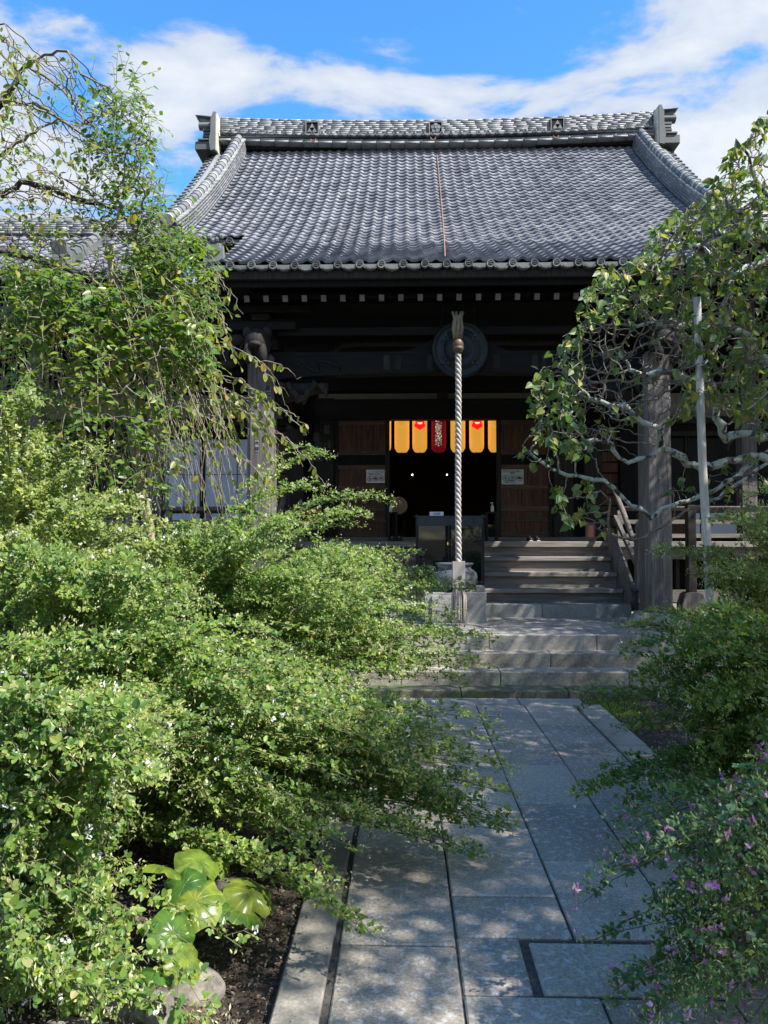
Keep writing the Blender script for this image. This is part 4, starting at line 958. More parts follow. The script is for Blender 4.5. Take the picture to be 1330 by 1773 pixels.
for u0, u1, nm in ((672, 688, 'left'), (840, 860, 'right')):
    x0, x1 = wx(u0, 13.2), wx(u1, 13.2); tb = empty('small_table', ((x0+x1)/2, 13.2, DZ), label='narrow dark wooden side table at the %s of the doorway' % nm, cat='table')
    zt_ = wz(887, 13.2)
    bx('table_top', 'jamb', tb, x0-.01, x1+.01, 13.05, 13.34, zt_-.025, zt_)
    for x in (x0, x1-.03):
        for y in (13.06, 13.3): bx('leg', 'jamb', tb, x, x+.03, y, y+.03, DZ+.002, zt_-.026)
    bx('shelf', 'jamb', tb, x0+.031, x1-.031, 13.09, 13.3, DZ+.2, DZ+.215)
    x = wx(676.5 if nm == 'left' else 852, 13.2); h = .15
    bt = empty('pump_bottle', (x, 13.2, zt_), label='hand sanitizer pump bottle on the %s side table' % nm, cat='bottle')
    MB().lathe((x, 13.2, zt_+.001), [(.026, 0), (.029, .01), (.029, .09), (.014, .115), (.012, .125)], 14).build('bottle_body', 'bottle', bt, True)
    MB().tube([(x, 13.2, zt_+.126), (x, 13.2, zt_+.16)], .006, 6).beam((x+.01, 13.2, zt_+.162), (x-.035, 13.2, zt_+.158), .014, .010).build('pump', 'white', bt)
pl = empty('prayer_bowl', (wx(849, 14.0), 14.0, DZ), label='small brass bowl on the floor inside the right door', cat='bowl')
MB().lathe((wx(849, 14.0), 14.0, wz(914, 14.0)), [(.05, 0), (.085, .03), (.09, .055), (.08, .055), (.05, .02)], 18).build('bowl_body', 'drum', pl, True)
bx('bowl_stand', 'jamb', pl, wx(849, 14)-.05, wx(849, 14)+.05, 13.95, 14.05, DZ+.031, wz(914, 14)-.001)
# notices on the doors
def notice(u0, u1, v0, v1, mt, ink, lines, icons, lb, below=None):
    Y = WY-.012; x0, x1, zt_, zb_ = wx(u0, Y), wx(u1, Y), wz(v0, Y), wz(v1, Y); xc = (x0+x1)/2; W_ = x1-x0; H_ = zt_-zb_
    n_ = empty('door_notice', (xc, Y, zb_), label=lb, cat='notice', group='notices fixed to the doors')
    bx('sheet', mt, n_, x0, x1, Y, Y+.004, zb_, zt_)
    for i, (s_, fz, mt_) in enumerate(lines): text('notice_text', s_, (xc, Y-.002, zt_-fz*H_), .048 if i < 2 else .028, mt_, n_)
    for k, (ic, cl) in enumerate(icons):
        cx_ = x0+W_*(.2+.31*k); cz_ = zb_+H_*(.32 if below is None else .42); r_ = W_*.135
        mb = MB(); mb.tube([(cx_+r_*math.cos(a), Y-.003, cz_+r_*math.sin(a)) for a in np.linspace(0, 2*PI, 25)], .0045, 5); mb.build('icon_ring', cl, n_)
        mb = MB()
        if ic == 'cam': mb.box(cx_-r_*.6, cx_+r_*.6, Y-.003, Y-.001, cz_-r_*.35, cz_+r_*.3).box(cx_-r_*.25, cx_+r_*.25, Y-.003, Y-.001, cz_+r_*.3, cz_+r_*.52)
        elif ic == 'hat': mb.box(cx_-r_*.45, cx_+r_*.3, Y-.003, Y-.001, cz_+r_*.0, cz_+r_*.5).box(cx_-r_*.6, cx_+r_*.65, Y-.003, Y-.001, cz_-r_*.2, cz_+r_*.0)
        else: mb.beam((cx_-r_*.4, Y-.002, cz_+r_*.35), (cx_+r_*.35, Y-.002, cz_-r_*.35), .003, .012, (0, 0, 1)).box(cx_-r_*.4, cx_-r_*.15, Y-.003, Y-.001, cz_-r_*.6, cz_+r_*.2).box(cx_+r_*.15, cx_+r_*.4, Y-.003, Y-.001, cz_-r_*.2, cz_+r_*.4)
        mb.build('icon', 'ink' if cl != 'inkgreen' else cl, n_)
        if cl == 'inkred': MB().beam((cx_-r_*.7, Y-.005, cz_+r_*.7), (cx_+r_*.7, Y-.005, cz_-r_*.7), .002, .006).build('icon_bar', cl, n_)
notice(634, 666, 813, 836, 'white', 'inkred', [('ここでの飲食喫煙', .16, 'sticker'), ('撮影は禁止', .36, 'inkred')], [('no', 'inkred'), ('cam', 'inkred'), ('hat', 'inkred')], 'white notice with three red-ringed prohibition icons on the left door')
notice(868, 906, 813, 839, 'plas', 'inkgreen', [('堂内でのお願い', .13, 'inkgreen'), ('撮影', .24, 'inkgreen')], [('no', 'inkgreen'), ('hat', 'inkgreen'), ('cam', 'inkred')], 'laminated greenish notice with three round icons on the right door', 1)
Yq = WY-.014
text('notice_text', '堂内撮影禁止', (wx(884, Yq), Yq-.001, wz(832, Yq)), .024, 'ink', bpy.data.objects['door_notice.001']); text('notice_text', '静粛にお願いします', (wx(884, Yq), Yq-.001, wz(835.6, Yq)), .022, 'ink', bpy.data.objects['door_notice.001'])
# orange plaque, sign board, shoes, wooden stand
op = empty('orange_plaque', (wx(542, 13.1), 13.1, DZ), label='orange red wooden plaque standing on the deck left of the doors', cat='plaque')
bx('plaque_board', 'orange', op, wx(530, 13.1), wx(556, 13.1), 13.1, 13.13, wz(905, 13.1), wz(880, 13.1), .004); bx('plaque_foot', 'jamb', op, wx(534, 13.1), wx(552, 13.1), 13.05, 13.18, DZ+.002, wz(905, 13.1)-.001)
MB().prism([(wx(538, 13.1), wz(900, 13.1)), (wx(548, 13.1), wz(902, 13.1)), (wx(550, 13.1), wz(888, 13.1)), (wx(541, 13.1), wz(885, 13.1))], 13.094, 13.0995).build('plaque_figure', 'doorh', op)
sb_ = empty('prayer_board', (wx(1020, 12.2), 12.2, DZ), label='narrow upright board with faded red print beside the stair railing', cat='board')
bx('board', 'post', sb_, wx(1012, 12.2), wx(1028, 12.2), 12.2, 12.23, DZ+.002, wz(905, 12.2)); bx('red_print', 'pink', sb_, wx(1016, 12.2), wx(1025, 12.2), 12.196, 12.1995, wz(930, 12.2), wz(910, 12.2))
for u, lb, m1 in ((918, 'pair of black shoes on the deck right of the stairs', 1), (680, 'pair of dark slippers on the deck left of the candle case', 0)):
    Y = DY+.12; x = wx(u+6, Y); sh = empty('shoes', (x, Y, DZ+.005), label=lb, cat='shoes', group='footwear left on the deck')
    for k in (-1, 1):
        cx_ = x+k*.055; mb = MB()
        mb.ball((cx_, Y+.05, DZ+.035), (.042, .08, .033), 10, 6); mb.ball((cx_, Y+.17, DZ+.045), (.038, .07, .045), 10, 6)
        mb.box(cx_-.04, cx_+.04, Y-.02, Y+.24, DZ+.006, DZ+.02, .004); s_ = mb.build('shoe', 'black', sh, True)
        bx('shoe_stripe', 'white', s_, cx_-.02, cx_+.025, Y-.03, Y-.022, DZ+.012, DZ+.022) if m1 else bx('shoe_stripe', 'white', s_, cx_-.02, cx_+.0, Y+.02, Y+.06, DZ+.069, DZ+.073)
ws = empty('wooden_stand', (wx(1190, 10.9), 10.9, .521), label='upright brown wooden stand with rounded feet right of the porch column', cat='stand')
x = wx(1191, 10.9)
bx('upright', 'jamb', ws, x-.06, x+.06, 10.86, 10.98, .60, 2.05, .01)
for sy in (10.80, 10.99):
    q = [(x-.17, .522), (x+.17, .522), (x+.17, .60), (x+.13, .80), (x+.09, .84), (x+.05, .80), (x-.02, .62), (x-.06, .80), (x-.10, .84), (x-.14, .78)]
    MB().prism([(x-.17, .5225), (x+.17, .5225), (x+.165, .66), (x+.12, .80), (x+.07, .83), (x-.07, .83), (x-.12, .80), (x-.165, .66)], sy, sy+.05).build('rounded_foot', 'post', ws)
bx('cross_bar', 'jamb', ws, x+.061, x+1.4, 10.89, 10.94, 1.95, 2.02)
# support poles
def pole(nm, pts, r0, r1, mt, lb):
    MB().tube(pts, list(np.linspace(r0, r1, len(pts))), 10).build(nm, mt, None, True, label=lb, cat='pole')
p0, p1 = at(1232, 1080, 5.2), at(1207, 515, 5.1); p00 = p0+(p0-p1)*((p0.z+.05)/(p1.z-p0.z))
pole('support_pole', [p00, p0, p0.lerp(p1, .5)+Vector((-.012, 0, 0)), p1], .031, .024, 'pole', 'pale bare wooden pole propping the lichen covered tree')
p0, p1 = at(268, 960, 5.3), at(188, 425, 5.3); p00 = p0+(p0-p1)*((p0.z+.05)/(p1.z-p0.z))
pole('support_pole', [p00, p0, p0.lerp(p1, .45)+Vector((-.04, 0, 0)), p0.lerp(p1, .75)+Vector((.0, 0, 0)), p1], .034, .026, 'bamboo', 'tan bamboo pole standing inside the weeping tree')
a, b_ = at(1262, 735, 5.4), at(1345, 665, 5.2)
MB().tube([a, a.lerp(b_, .5)+Vector((0, 0, -.01)), b_, b_+Vector((1.6, .3, .9))], .005, 5).build('guy_cord', 'wire', None, label='thin white guy cord tied to a lichen branch', cat='cord')

# ---------------------------------------------------------------- plants
def unit(a): return a/np.maximum(np.linalg.norm(a, axis=-1, keepdims=True), 1e-9)
OVAL = [(.0, .0), (.22, .42), (.55, .5), (.85, .3)]
HEART = [(-.08, .22), (.12, .5), (.42, .46), (.74, .22)]
LONG = [(.0, .0), (.3, .5), (.6, .42), (.85, .18)]
def leaf_arrays(P, D, Nn, Ln, Wd, shape, fold=.12, curl=.12):
    """Leaf faces: base P, direction D, normal N, length, width; two halves folded on the midrib."""
    n = len(P); D = unit(D); Sd = unit(np.cross(D, Nn)); Nn = unit(np.cross(Sd, D))
    k = len(shape); st = [(t_, w_) for t_, w_ in shape if w_ > 0]
    vs_ = [P, P+D*Ln[:, None]-Nn*(curl*Ln)[:, None]]
    for sgn in (1, -1):
        for t_, w_ in st: vs_.append(P+D*(Ln*t_)[:, None]+Sd*(sgn*w_*Wd)[:, None]+Nn*(fold*Wd*w_*2-curl*Ln*t_*t_)[:, None])
    V = np.stack(vs_, 1); q = len(st)
    f1 = [0]+[2+i for i in range(q)]+[1]; f2 = [0, 1]+[2+q+i for i in range(q)][::-1]
    base = (np.arange(n)*V.shape[1])[:, None]; idx = np.concatenate([base+np.array(f1)[None], base+np.array(f2)[None]], 1)
    return V.reshape(-1, 3), idx.ravel(), np.full(2*n, q+2)
def leaves(name, P, D, Nn, Ln, Wd, shape, mat, parent, kind='stuff', **k):
    V, I, Z = leaf_arrays(P, D, Nn, Ln, Wd, shape, **k); return from_arrays(name, V, I, M[mat], parent, False, kind, Z)
def leaf_parts(name, P, D, Nn, Ln, Wd, shape, mat, parent):
    V, I, Z = leaf_arrays(np.zeros((1, 3)), np.array([[0, 1., 0]]), np.array([[0, 0, 1.]]), np.ones(1), np.ones(1)*.62, shape)
    me = bpy.data.meshes.new(name); q = int(Z[0]); me.from_pydata([tuple(v) for v in V], [], [tuple(I[:q]), tuple(I[q:])]); me.materials.append(M[mat])
    D = unit(D); Sd = unit(np.cross(D, Nn)); Nn = unit(np.cross(Sd, D))
    for i in range(len(P)):
        sc = Ln[i]; piece(name, me, basis(Sd[i]*sc*Wd[i]/Ln[i]/.62, D[i]*sc, Nn[i]*sc, P[i]), parent)
def inpoly(p, poly):
    x, y = p; c = False; n = len(poly)
    for i in range(n):
        x1, y1 = poly[i]; x2, y2 = poly[(i+1) % n]
        if (y1 > y) != (y2 > y) and x < (x2-x1)*(y-y1)/(y2-y1)+x1: c = not c
    return c
def volume_points(poly, y0, y1, n, gamma=1.0, r=random):
    xs = [p[0] for p in poly]; ys = [p[1] for p in poly]; out_ = []
    while len(out_) < n:
        u, v = r.uniform(min(xs), max(xs)), r.uniform(min(ys), max(ys))
        if inpoly((u, v), poly):
            p = at(u, v, y0+(y1-y0)*r.random()**gamma)
            if p.z > .03: out_.append(p)
    return out_
CAMP = np.array([0, 0, 1.6])
def clover(name, label, cat, root, spread, tips, rise, lsz, mat, flower, n_flower, seed, group, parts=0, twigs=8, fine=True, tipmat='tipleaf', budn=1.0, hgt=None):
    r = np.random.default_rng(seed); rt = np.array(root, float)
    th = empty(name, tuple(root), label=label, cat=cat, group=group)
    sv = MB(); P, D, Nn, Ln, TP = [], [], [], [], []; FP, FD = [], []; BP, BD = [], []
    up = np.array([0, 0, 1.])
    tips = [t for i, t in enumerate(tips) if i % 8 not in (1, 5)]
    for tip in tips:
        tip = np.array(tip); b0 = rt+np.array([r.uniform(-1, 1)*spread[0], r.uniform(-1, 1)*spread[1], 0])
        dist = np.linalg.norm(tip[:2]-b0[:2]); top = max(tip[2], b0[2])
        c1 = b0+(tip-b0)*.12; c1[2] = b0[2]+(top-b0[2])*.55+rise*.8
        c2 = b0+(tip-b0)*.62; c2[2] = top+rise*(.35+.5*min(1, dist))
        jit = r.normal(0, .04, 3); c1 = c1+jit; c2 = c2+r.normal(0, .05, 3)
        n = 14; t_ = np.linspace(0, 1, n)[:, None]; cv = (1-t_)**3*b0+3*(1-t_)**2*t_*c1+3*(1-t_)*t_**2*c2+t_**3*tip
        cv[:, 2] = np.maximum(cv[:, 2], .02)
        L_ = np.linalg.norm(np.diff(cv, axis=0), axis=1).sum()
        sv.tube([tuple(p) for p in cv[::2]]+[tuple(cv[-1])], list(np.linspace(.0055, .0012, len(cv[::2])+1)), 3, False)
        def ev(t): return (1-t)**3*b0+3*(1-t)**2*t*c1+3*(1-t)*t**2*c2+t**3*tip
        def leafline(pf, Ls, s0, l0, l1, step):
            m = max(2, int(Ls*(1-s0)/step)); tt = s0+(1-s0)*(np.arange(m)+r.random(m)*.5)/m
            pts = np.array([pf(x) for x in tt]); nx = np.array([pf(min(1, x+.03)) for x in tt]); d = unit(nx-pts+1e-6)
            az = r.uniform(0, 2*PI, m); side = unit(np.cross(d, up)+1e-6); upn = np.cross(side, d)
            ax = side*np.cos(az)[:, None]+upn*np.sin(az)[:, None]
            pd_ = unit(d*.5+ax+up*.25); sz = (l0+(l1-l0)*tt)*r.uniform(.75, 1.2, m)
            bpt = pts+pd_*(sz*.55)[:, None]
            fn = unit(up*1.0+r.normal(0, .34, (m, 3))+ax*.2+np.array([.4, -.4, 0])); sd = unit(np.cross(pd_, fn))
            for a, sc in ((0, 1.05), (1.15, .92), (-1.15, .92)):
                dd = pd_*math.cos(a)+sd*math.sin(a); P.append(bpt); D.append(dd+fn*r.normal(0, .12, (m, 1))); Nn.append(fn+r.normal(0, .12, (m, 3))); Ln.append(sz*sc); TP.append(tt*np.ones(m))
        leafline(ev, L_, .22, lsz*1.25, lsz*.6, .04)
        for q in range(int(twigs*1.8)):
            s = .30+.68*(q+r.random())/(twigs*1.8); o_ = ev(s); d = unit(ev(min(1, s+.04))-o_+1e-6); az = r.uniform(0, 2*PI); sd = unit(np.cross(d, up)+1e-6)
            dd = unit(d*1.1+sd*math.cos(az)*.7+up*(math.sin(az)*.32+.12)); tl = r.uniform(.07, .21)*(1.35-.85*s)
            e = o_+dd*tl+np.array([0, 0, -.10*tl]); md = o_+dd*tl*.5+up*.015
            pf = lambda x, o_=o_, md=md, e=e: (1-x)**2*o_+2*x*(1-x)*md+x*x*e
            sv.tube([tuple(o_), tuple(md), tuple(e)], [.0014, .001, .0006], 3, False)
            leafline(pf, tl, .12, lsz*1.0, lsz*.5, .026)
            if r.random() < .75*budn:
                nb = r.integers(3, 8); tt = r.uniform(.55, 1.15, nb); BP.append(o_+dd*tl*tt[:, None]+r.normal(0, .010, (nb, 3))+up*.012); BD.append(unit(up+r.normal(0, .6, (nb, 3))+dd))
        nb = r.integers(5, 14); BP.append(tip+r.normal(0, .02, (nb, 3))+up*.01); BD.append(unit(up+r.normal(0, .6, (nb, 3))))
    P = np.concatenate(P); D = np.concatenate(D); Nn = np.concatenate(Nn); Ln = np.concatenate(Ln); TP = np.concatenate(TP)
    P[:, 2] = np.maximum(P[:, 2], .012)
    tipm = (TP > .86) & (r.random(len(TP)) < .55)
    sh = OVAL if fine else [(.0, .0), (.5, .5)]
    sv.build('stem', 'stem', th, False, 'stuff')
    main = ~tipm
    if parts:
        idx = np.where(main)[0]; dd = np.linalg.norm(P[idx]-CAMP, axis=1)/Ln[idx]; v = P[idx]-CAMP; inf = (v[:, 1] > .8) & (np.abs(v[:, 0]/v[:, 1]) < .5) & (v[:, 2]/v[:, 1] > -.64)
        dd[~inf] = 1e9; near = idx[np.argsort(dd)[:parts]]; leaf_parts('leaf', P[near], D[near], Nn[near], Ln[near], Ln[near]*.66, sh, mat, th); main[near] = False
    leaves('foliage', P[main], D[main], Nn[main], Ln[main], Ln[main]*.66, sh, mat, th)
    leaves('young_foliage', P[tipm], D[tipm], Nn[tipm], Ln[tipm]*.8, Ln[tipm]*.5, sh, tipmat, th)
    BP = np.concatenate(BP); BD = np.concatenate(BD); n = len(BP)
    leaves('buds', BP, BD, r.normal(0, 1, (n, 3)), r.uniform(.009, .019, n), r.uniform(.004, .007, n), [(.0, .0), (.5, .5)], 'bud', th)
    if n_flower:
        ix = r.choice(n, n_flower); c0 = BP[ix]+r.normal(0, .012, (n_flower, 3)); FPn, FDn = [], []
        for q in range(5): FPn.append(c0+r.normal(0, .004, c0.shape)); FDn.append(unit(r.normal(0, 1, c0.shape)+up*.3-np.array([0, .3, 0])))
        FPn = np.concatenate(FPn); FDn = np.concatenate(FDn); m = len(FPn)
        leaves('flowers', FPn, FDn, r.normal(0, 1, (m, 3)), r.uniform(.009, .017, m)*(1.3 if flower == 'flp' else 1), r.uniform(.006, .011, m), OVAL, flower, th)
    return th
def tips_of(poly, y0, y1, n, extra=(), seed=1, bottom=.0):
    r = random.Random(seed); t_ = volume_points(poly, y0, y1, n, 1, r)
    for u, v, Y, k in extra:
        for _ in range(k): t_.append(at(u+r.gauss(0, 12), v+r.gauss(0, 9), Y+r.gauss(0, .08)))
    return t_
GL = 'bush clover along the left of the path'; GR = 'bush clover along the right of the path'
A_ = tips_of([(0, 1090), (280, 1120), (430, 1230), (330, 1330), (120, 1290), (0, 1250)], 2.75, 3.3, 80, [], 18)+tips_of([(0, 1250), (230, 1210), (300, 1290), (280, 1420), (240, 1500), (200, 1580), (205, 1660), (280, 1720), (310, 1773), (0, 1773)], 1.95, 2.7, 200,
             [(425, 1650, 2.35, 1), (390, 1765, 2.0, 3), (60, 1700, 1.9, 8), (180, 1740, 1.9, 5)], 11)
clover('bush_clover', 'low grey green bush clover with white flowers at the lower left corner', 'shrub', (-1.75, 2.75, .09), (.3, .35), A_, .22, .030, 'clover', 'flw', 300, 21, GL, 230, 13)
B0 = tips_of([(300, 1270), (420, 1290), (540, 1390), (575, 1440), (520, 1470), (420, 1440), (300, 1430)], 3.1, 3.6, 60, [(600, 1465, 3.1, 4), (635, 1618, 2.7, 4), (600, 1590, 2.75, 3), (590, 1530, 2.9, 3), (540, 1450, 3.1, 5)], 19)
B_ = B0+tips_of([(640, 1220), (760, 1250), (880, 1340), (890, 1430), (800, 1440), (680, 1360)], 3.5, 4.1, 75, [], 29)+tips_of([(0, 960), (250, 960), (420, 1080), (600, 1160), (700, 1240), (790, 1320), (760, 1390), (620, 1360), (520, 1300), (440, 1330), (250, 1270), (0, 1300)], 2.9, 4.3, 240,
             [(905, 1425, 3.7, 8), (850, 1485, 3.5, 5), (750, 1440, 3.5, 5), (900, 1330, 4.0, 5), (870, 1270, 4.1, 6), (800, 1400, 3.7, 7), (900, 1380, 3.9, 4), (640, 1400, 3.6, 5), (740, 1250, 3.8, 8), (690, 1300, 3.7, 10)], 12)
clover('bush_clover', 'wide bush clover whose long sprays hang over the middle of the paving', 'shrub', (-1.8, 3.9, .09), (.45, .4), B_, .30, .031, 'clover', 'flw', 260, 22, GL, 60, 13)
C_ = tips_of([(620, 950), (760, 1000), (840, 1080), (840, 1165), (700, 1190), (600, 1100)], 5.0, 6.2, 80, [], 28)+tips_of([(150, 960), (330, 925), (450, 895), (540, 890), (620, 940), (700, 975), (770, 1040), (790, 1120), (770, 1170), (680, 1200), (500, 1170), (200, 1090)], 4.5, 6.3, 280,
             [(858, 1113, 5.4, 5), (845, 1155, 5.2, 6), (835, 1015, 6.3, 4), (683, 868, 6.3, 4), (640, 895, 6.2, 3), (565, 800, 6.2, 3), (713, 950, 6.1, 5), (640, 905, 6.2, 4), (760, 1000, 6.2, 5), (820, 1170, 5.3, 6), (560, 850, 6, 4)], 13)
clover('bush_clover', 'bright green bush clover nearest the steps in front of the porch', 'shrub', (-1.8, 5.4, .09), (.5, .5), C_, .22, .038, 'clover', 'flw', 260, 23, GL, 0, 13, False)
D_ = tips_of([(0, 700), (100, 750), (210, 840), (330, 930), (330, 1020), (0, 1060)], 3.6, 4.9, 150, [(60, 700, 4.2, 5), (170, 790, 4.3, 5)], 14)
clover('bush_clover', 'tall pale bush clover with white flowers at the left edge under the weeping tree', 'shrub', (-2.5, 4.5, .07), (.4, .4), D_, .22, .036, 'clovery', 'flw', 420, 24, GL, 0, 11, False)
F_ = tips_of([(1330, 1360), (1230, 1380), (1130, 1440), (1090, 1530), (1140, 1640), (1150, 1773), (1330, 1773)], 2.0, 2.8, 150,
             [(1045, 1500, 2.8, 3), (1010, 1560, 2.7, 3), (1020, 1630, 2.6, 3), (1040, 1740, 2.4, 4), (1060, 1440, 2.9, 4), (1120, 1773, 2.2, 6), (1080, 1690, 2.4, 4)], 15)
clover('bush_clover', 'dark blue green bush clover with pink flowers at the lower right corner', 'shrub', (1.95, 2.95, .06), (.25, .3), F_, .30, .028, 'cloverb', 'flp', 600, 25, GR, 230, 10)
G_ = tips_of([(1330, 1060), (1200, 1060), (1130, 1110), (1120, 1200), (1180, 1280), (1130, 1360), (1200, 1400), (1330, 1400)], 3.3, 4.7, 160,
             [(1005, 1213, 4.7, 4), (1090, 1180, 4.6, 5), (1070, 1265, 4.5, 4), (990, 1375, 3.9, 4), (1040, 1350, 3.9, 5), (1080, 1390, 3.8, 4), (1100, 1130, 4.6, 4)], 16)
clover('bush_clover', 'leafy dark green bush clover spreading over the right kerb', 'shrub', (2.25, 4.25, .06), (.3, .4), G_, .24, .036, 'clover', 'flw', 70, 26, GR, 40, 11)
H_ = tips_of([(1330, 880), (1270, 900), (1300, 960), (1200, 980), (1250, 1020), (1190, 1060), (1180, 1110), (1330, 1130)], 4.1, 5.1, 90,
             [(1148, 958, 4.6, 4), (1085, 1085, 5.0, 5), (1310, 850, 4.2, 4), (1120, 1070, 5, 5), (1215, 1000, 4.7, 6), (1240, 900, 4.5, 4), (1230, 955, 4.5, 4)], 17)
clover('bush_clover', 'yellow green bush clover with many buds behind the pale pole', 'shrub', (2.55, 4.85, .06), (.3, .3), H_, .18, .034, 'clovery', 'flp', 40, 27, GR, 0, 9, False, 'bud', 1.6)

# trees by space colonisation
def grow(seeds, attr, step, infl, kill, iters):
    """seeds: list of polylines. Returns node positions and parents."""
    P = []; par = []
    for br in seeds:
        pl_, pi = br['pts'], br.get('join')
        for i, p in enumerate(pl_):
            if i == 0 and pi is not None: prev = int(np.argmin([((np.array(q)-np.array(p))**2).sum() for q in P[:]])) if P else -1
            elif i == 0: prev = -1
            else: prev = len(P)-1
            P.append(np.array(p, float)); par.append(prev)
    P = [p for p in P]; A = np.array(attr)
    for it in range(iters):
        if len(A) == 0: break
        Q = np.array(P); d = np.sqrt(((A**2).sum(1)[:, None]+(Q**2).sum(1)[None]-2*A@Q.T).clip(0)); j = d.argmin(1); m = d[np.arange(len(A)), j]
        ok = m < infl; new = {}
        for a, jj in zip(A[ok], j[ok]): new.setdefault(int(jj), []).append(a)
        if not new: break
        for jj, aa in new.items():
            v = np.mean([unit(a-P[jj]) for a in aa], 0)+np.random.RandomState(it*7+jj).normal(0, .16, 3); q = P[jj]+unit(v)*step; P.append(q); par.append(jj)
        Q = np.array(P[-len(new):]); d = np.sqrt(((A[:, None]-Q[None])**2).sum(2)).min(1); A = A[(d > kill)]
    return np.array(P), np.array(par)
def radii(P, par, r0, ex=2.3):
    n = len(P); acc = np.zeros(n); ch = [[] for _ in range(n)]
    for i, p in enumerate(par):
        if p >= 0: ch[p].append(i)
    for i in range(n-1, -1, -1):
        acc[i] = r0**ex if not ch[i] else sum(acc[c] for c in ch[i])
    return acc**(1/ex), ch
def tree_mesh(P, par, rad, ch, thick, parent, bark, twig, lim=.02):
    big, sm = MB(), MB(); root = [i for i, p in enumerate(par) if p < 0]; stack = [(r_, None) for r_ in root]
    while stack:
        i, pr = stack.pop(); chain = ([pr] if pr is not None else [])+[i]
        while ch[i]:
            cs = sorted(ch[i], key=lambda c: -rad[c])
            for c in cs[1:]: stack.append((c, i))
            i = cs[0]; chain.append(i)
        if len(chain) < 2: continue
        R_ = [rad[c] for c in chain]
        if pr is not None: R_[0] = min(R_[0], R_[1]*1.1)
        k = next((q for q, v in enumerate(R_) if v < lim), len(R_))
        if k >= 2:
            big.tube([P[c] for c in chain[:k+1]], [v*(1+.13*math.sin(q*2.1+i)+.07*math.sin(q*5.3)) for q, v in enumerate(R_[:k+1])], 8)
            if k < len(chain)-1: sm.tube([P[c] for c in chain[k:]], R_[k:], 4, False)
        else: sm.tube([P[c] for c in chain], R_, 4, False)
    if big.v: big.build('trunk', bark, parent, True)
    sm.build('twigs', twig, parent, False, 'stuff')
def densify(px, Y0, Y1, n=.06, wob=.02, seed=0):
    r = random.Random(seed); pts = [at(u, v, Y0+(Y1-Y0)*i/(len(px)-1)) for i, (u, v) in enumerate(px)]; out_ = []
    for a, b_ in zip(pts[:-1], pts[1:]):
        m = max(1, int((b_-a).length/n))
        for k in range(m): out_.append(a.lerp(b_, k/m)+Vector((r.gauss(0, wob*.5), r.gauss(0, wob), r.gauss(0, wob*.5)))*(0 if k == 0 and not out_ else 1))
    return out_+[pts[-1]]
# right: lichened tree with heart shaped leaves
rt_ = empty('lichen_tree', (3.6, 5.9, 0), label='crooked lichen covered tree with heart shaped leaves right of the steps', cat='tree')
base = [Vector((3.62, 5.9, -.05)), Vector((3.6, 5.9, .4)), Vector((3.48, 5.85, .9)), Vector((3.42, 5.82, 1.4)), Vector((3.25, 5.8, 1.9)), Vector((3.2, 5.78, 2.4)), Vector((3.15, 5.8, 2.9)), Vector((3.05, 5.8, 3.4)), Vector((2.95, 5.8, 3.9)), Vector((3.0, 5.8, 4.3))]
bb = []
for a, b_ in zip(base[:-1], base[1:]): bb += [a, a.lerp(b_, .5)+Vector((random.gauss(0, .02), 0, 0))]
seeds = [{'pts': bb+[base[-1]]}]
limbs = [([(1480, 800), (1400, 790), (1330, 800), (1270, 845), (1232, 868), (1185, 885), (1143, 915), (1100, 935), (1060, 925), (1052, 905), (1056, 870), (1040, 850)], 5.75, 5.2),
         ([(1480, 780), (1400, 770), (1330, 780), (1280, 820), (1235, 850), (1190, 868), (1150, 880), (1130, 897), (1107, 880), (1085, 868), (1062, 842), (1045, 832), (1000, 825), (955, 812), (930, 797), (905, 772)], 5.75, 5.4),
         ([(1450, 745), (1330, 756), (1282, 749), (1258, 760), (1243, 725), (1236, 690), (1233, 665), (1210, 655), (1185, 655), (1172, 644), (1146, 642), (1120, 650), (1090, 640)], 5.75, 5.3),
         ([(1460, 815), (1380, 800), (1300, 790), (1224, 807), (1190, 805), (1165, 785), (1143, 770), (1143, 745), (1110, 730), (1080, 705), (1055, 700), (1020, 690)], 5.75, 5.2),
         ([(1143, 775), (1133, 791), (1107, 794), (1088, 802), (1070, 790), (1060, 778), (1058, 765), (1030, 762), (1000, 770)], 5.45, 5.3),
         ([(1450, 640), (1380, 660), (1327, 626), (1294, 586), (1265, 566), (1233, 552), (1200, 560), (1170, 570), (1130, 560)], 5.8, 5.5),
         ([(1450, 480), (1380, 480), (1330, 452), (1300, 462), (1270, 480), (1245, 455), (1210, 430), (1160, 420)], 5.8, 5.4),
         ([(1420, 420), (1370, 380), (1330, 340), (1300, 300), (1290, 260)], 5.8, 5.4),
         ([(1265, 566), (1262, 520), (1270, 480), (1255, 520), (1240, 600), (1215, 640)], 5.7, 5.6)]
for i, (px, a, b_) in enumerate(limbs): seeds.append({'pts': densify(px, a, b_, .055, .012, i), 'join': 0})
polyR = [(1330, 195), (1295, 230), (1262, 270), (1235, 310), (1210, 345), (1170, 370), (1120, 400), (1115, 440), (1060, 455), (1015, 500), (1000, 555), (960, 595), (920, 670), (918, 730), (945, 765), (1000, 790), (1070, 770), (1110, 700), (1170, 740), (1220, 700), (1330, 760)]
rr = random.Random(5)
AT = volume_points(polyR, 4.9, 6.2, 3400, 1, rr)+volume_points([(1330, 780), (1240, 790), (1180, 830), (1100, 840), (1250, 870), (1330, 850)], 5.1, 5.9, 90, 1, rr)+volume_points([(960, 835), (1050, 850), (1040, 930), (985, 905), (955, 870)], 5.1, 5.5, 60, 1, rr)+volume_points([(905, 760), (960, 790), (960, 830), (905, 800)], 5.2, 5.5, 14, 1, rr)
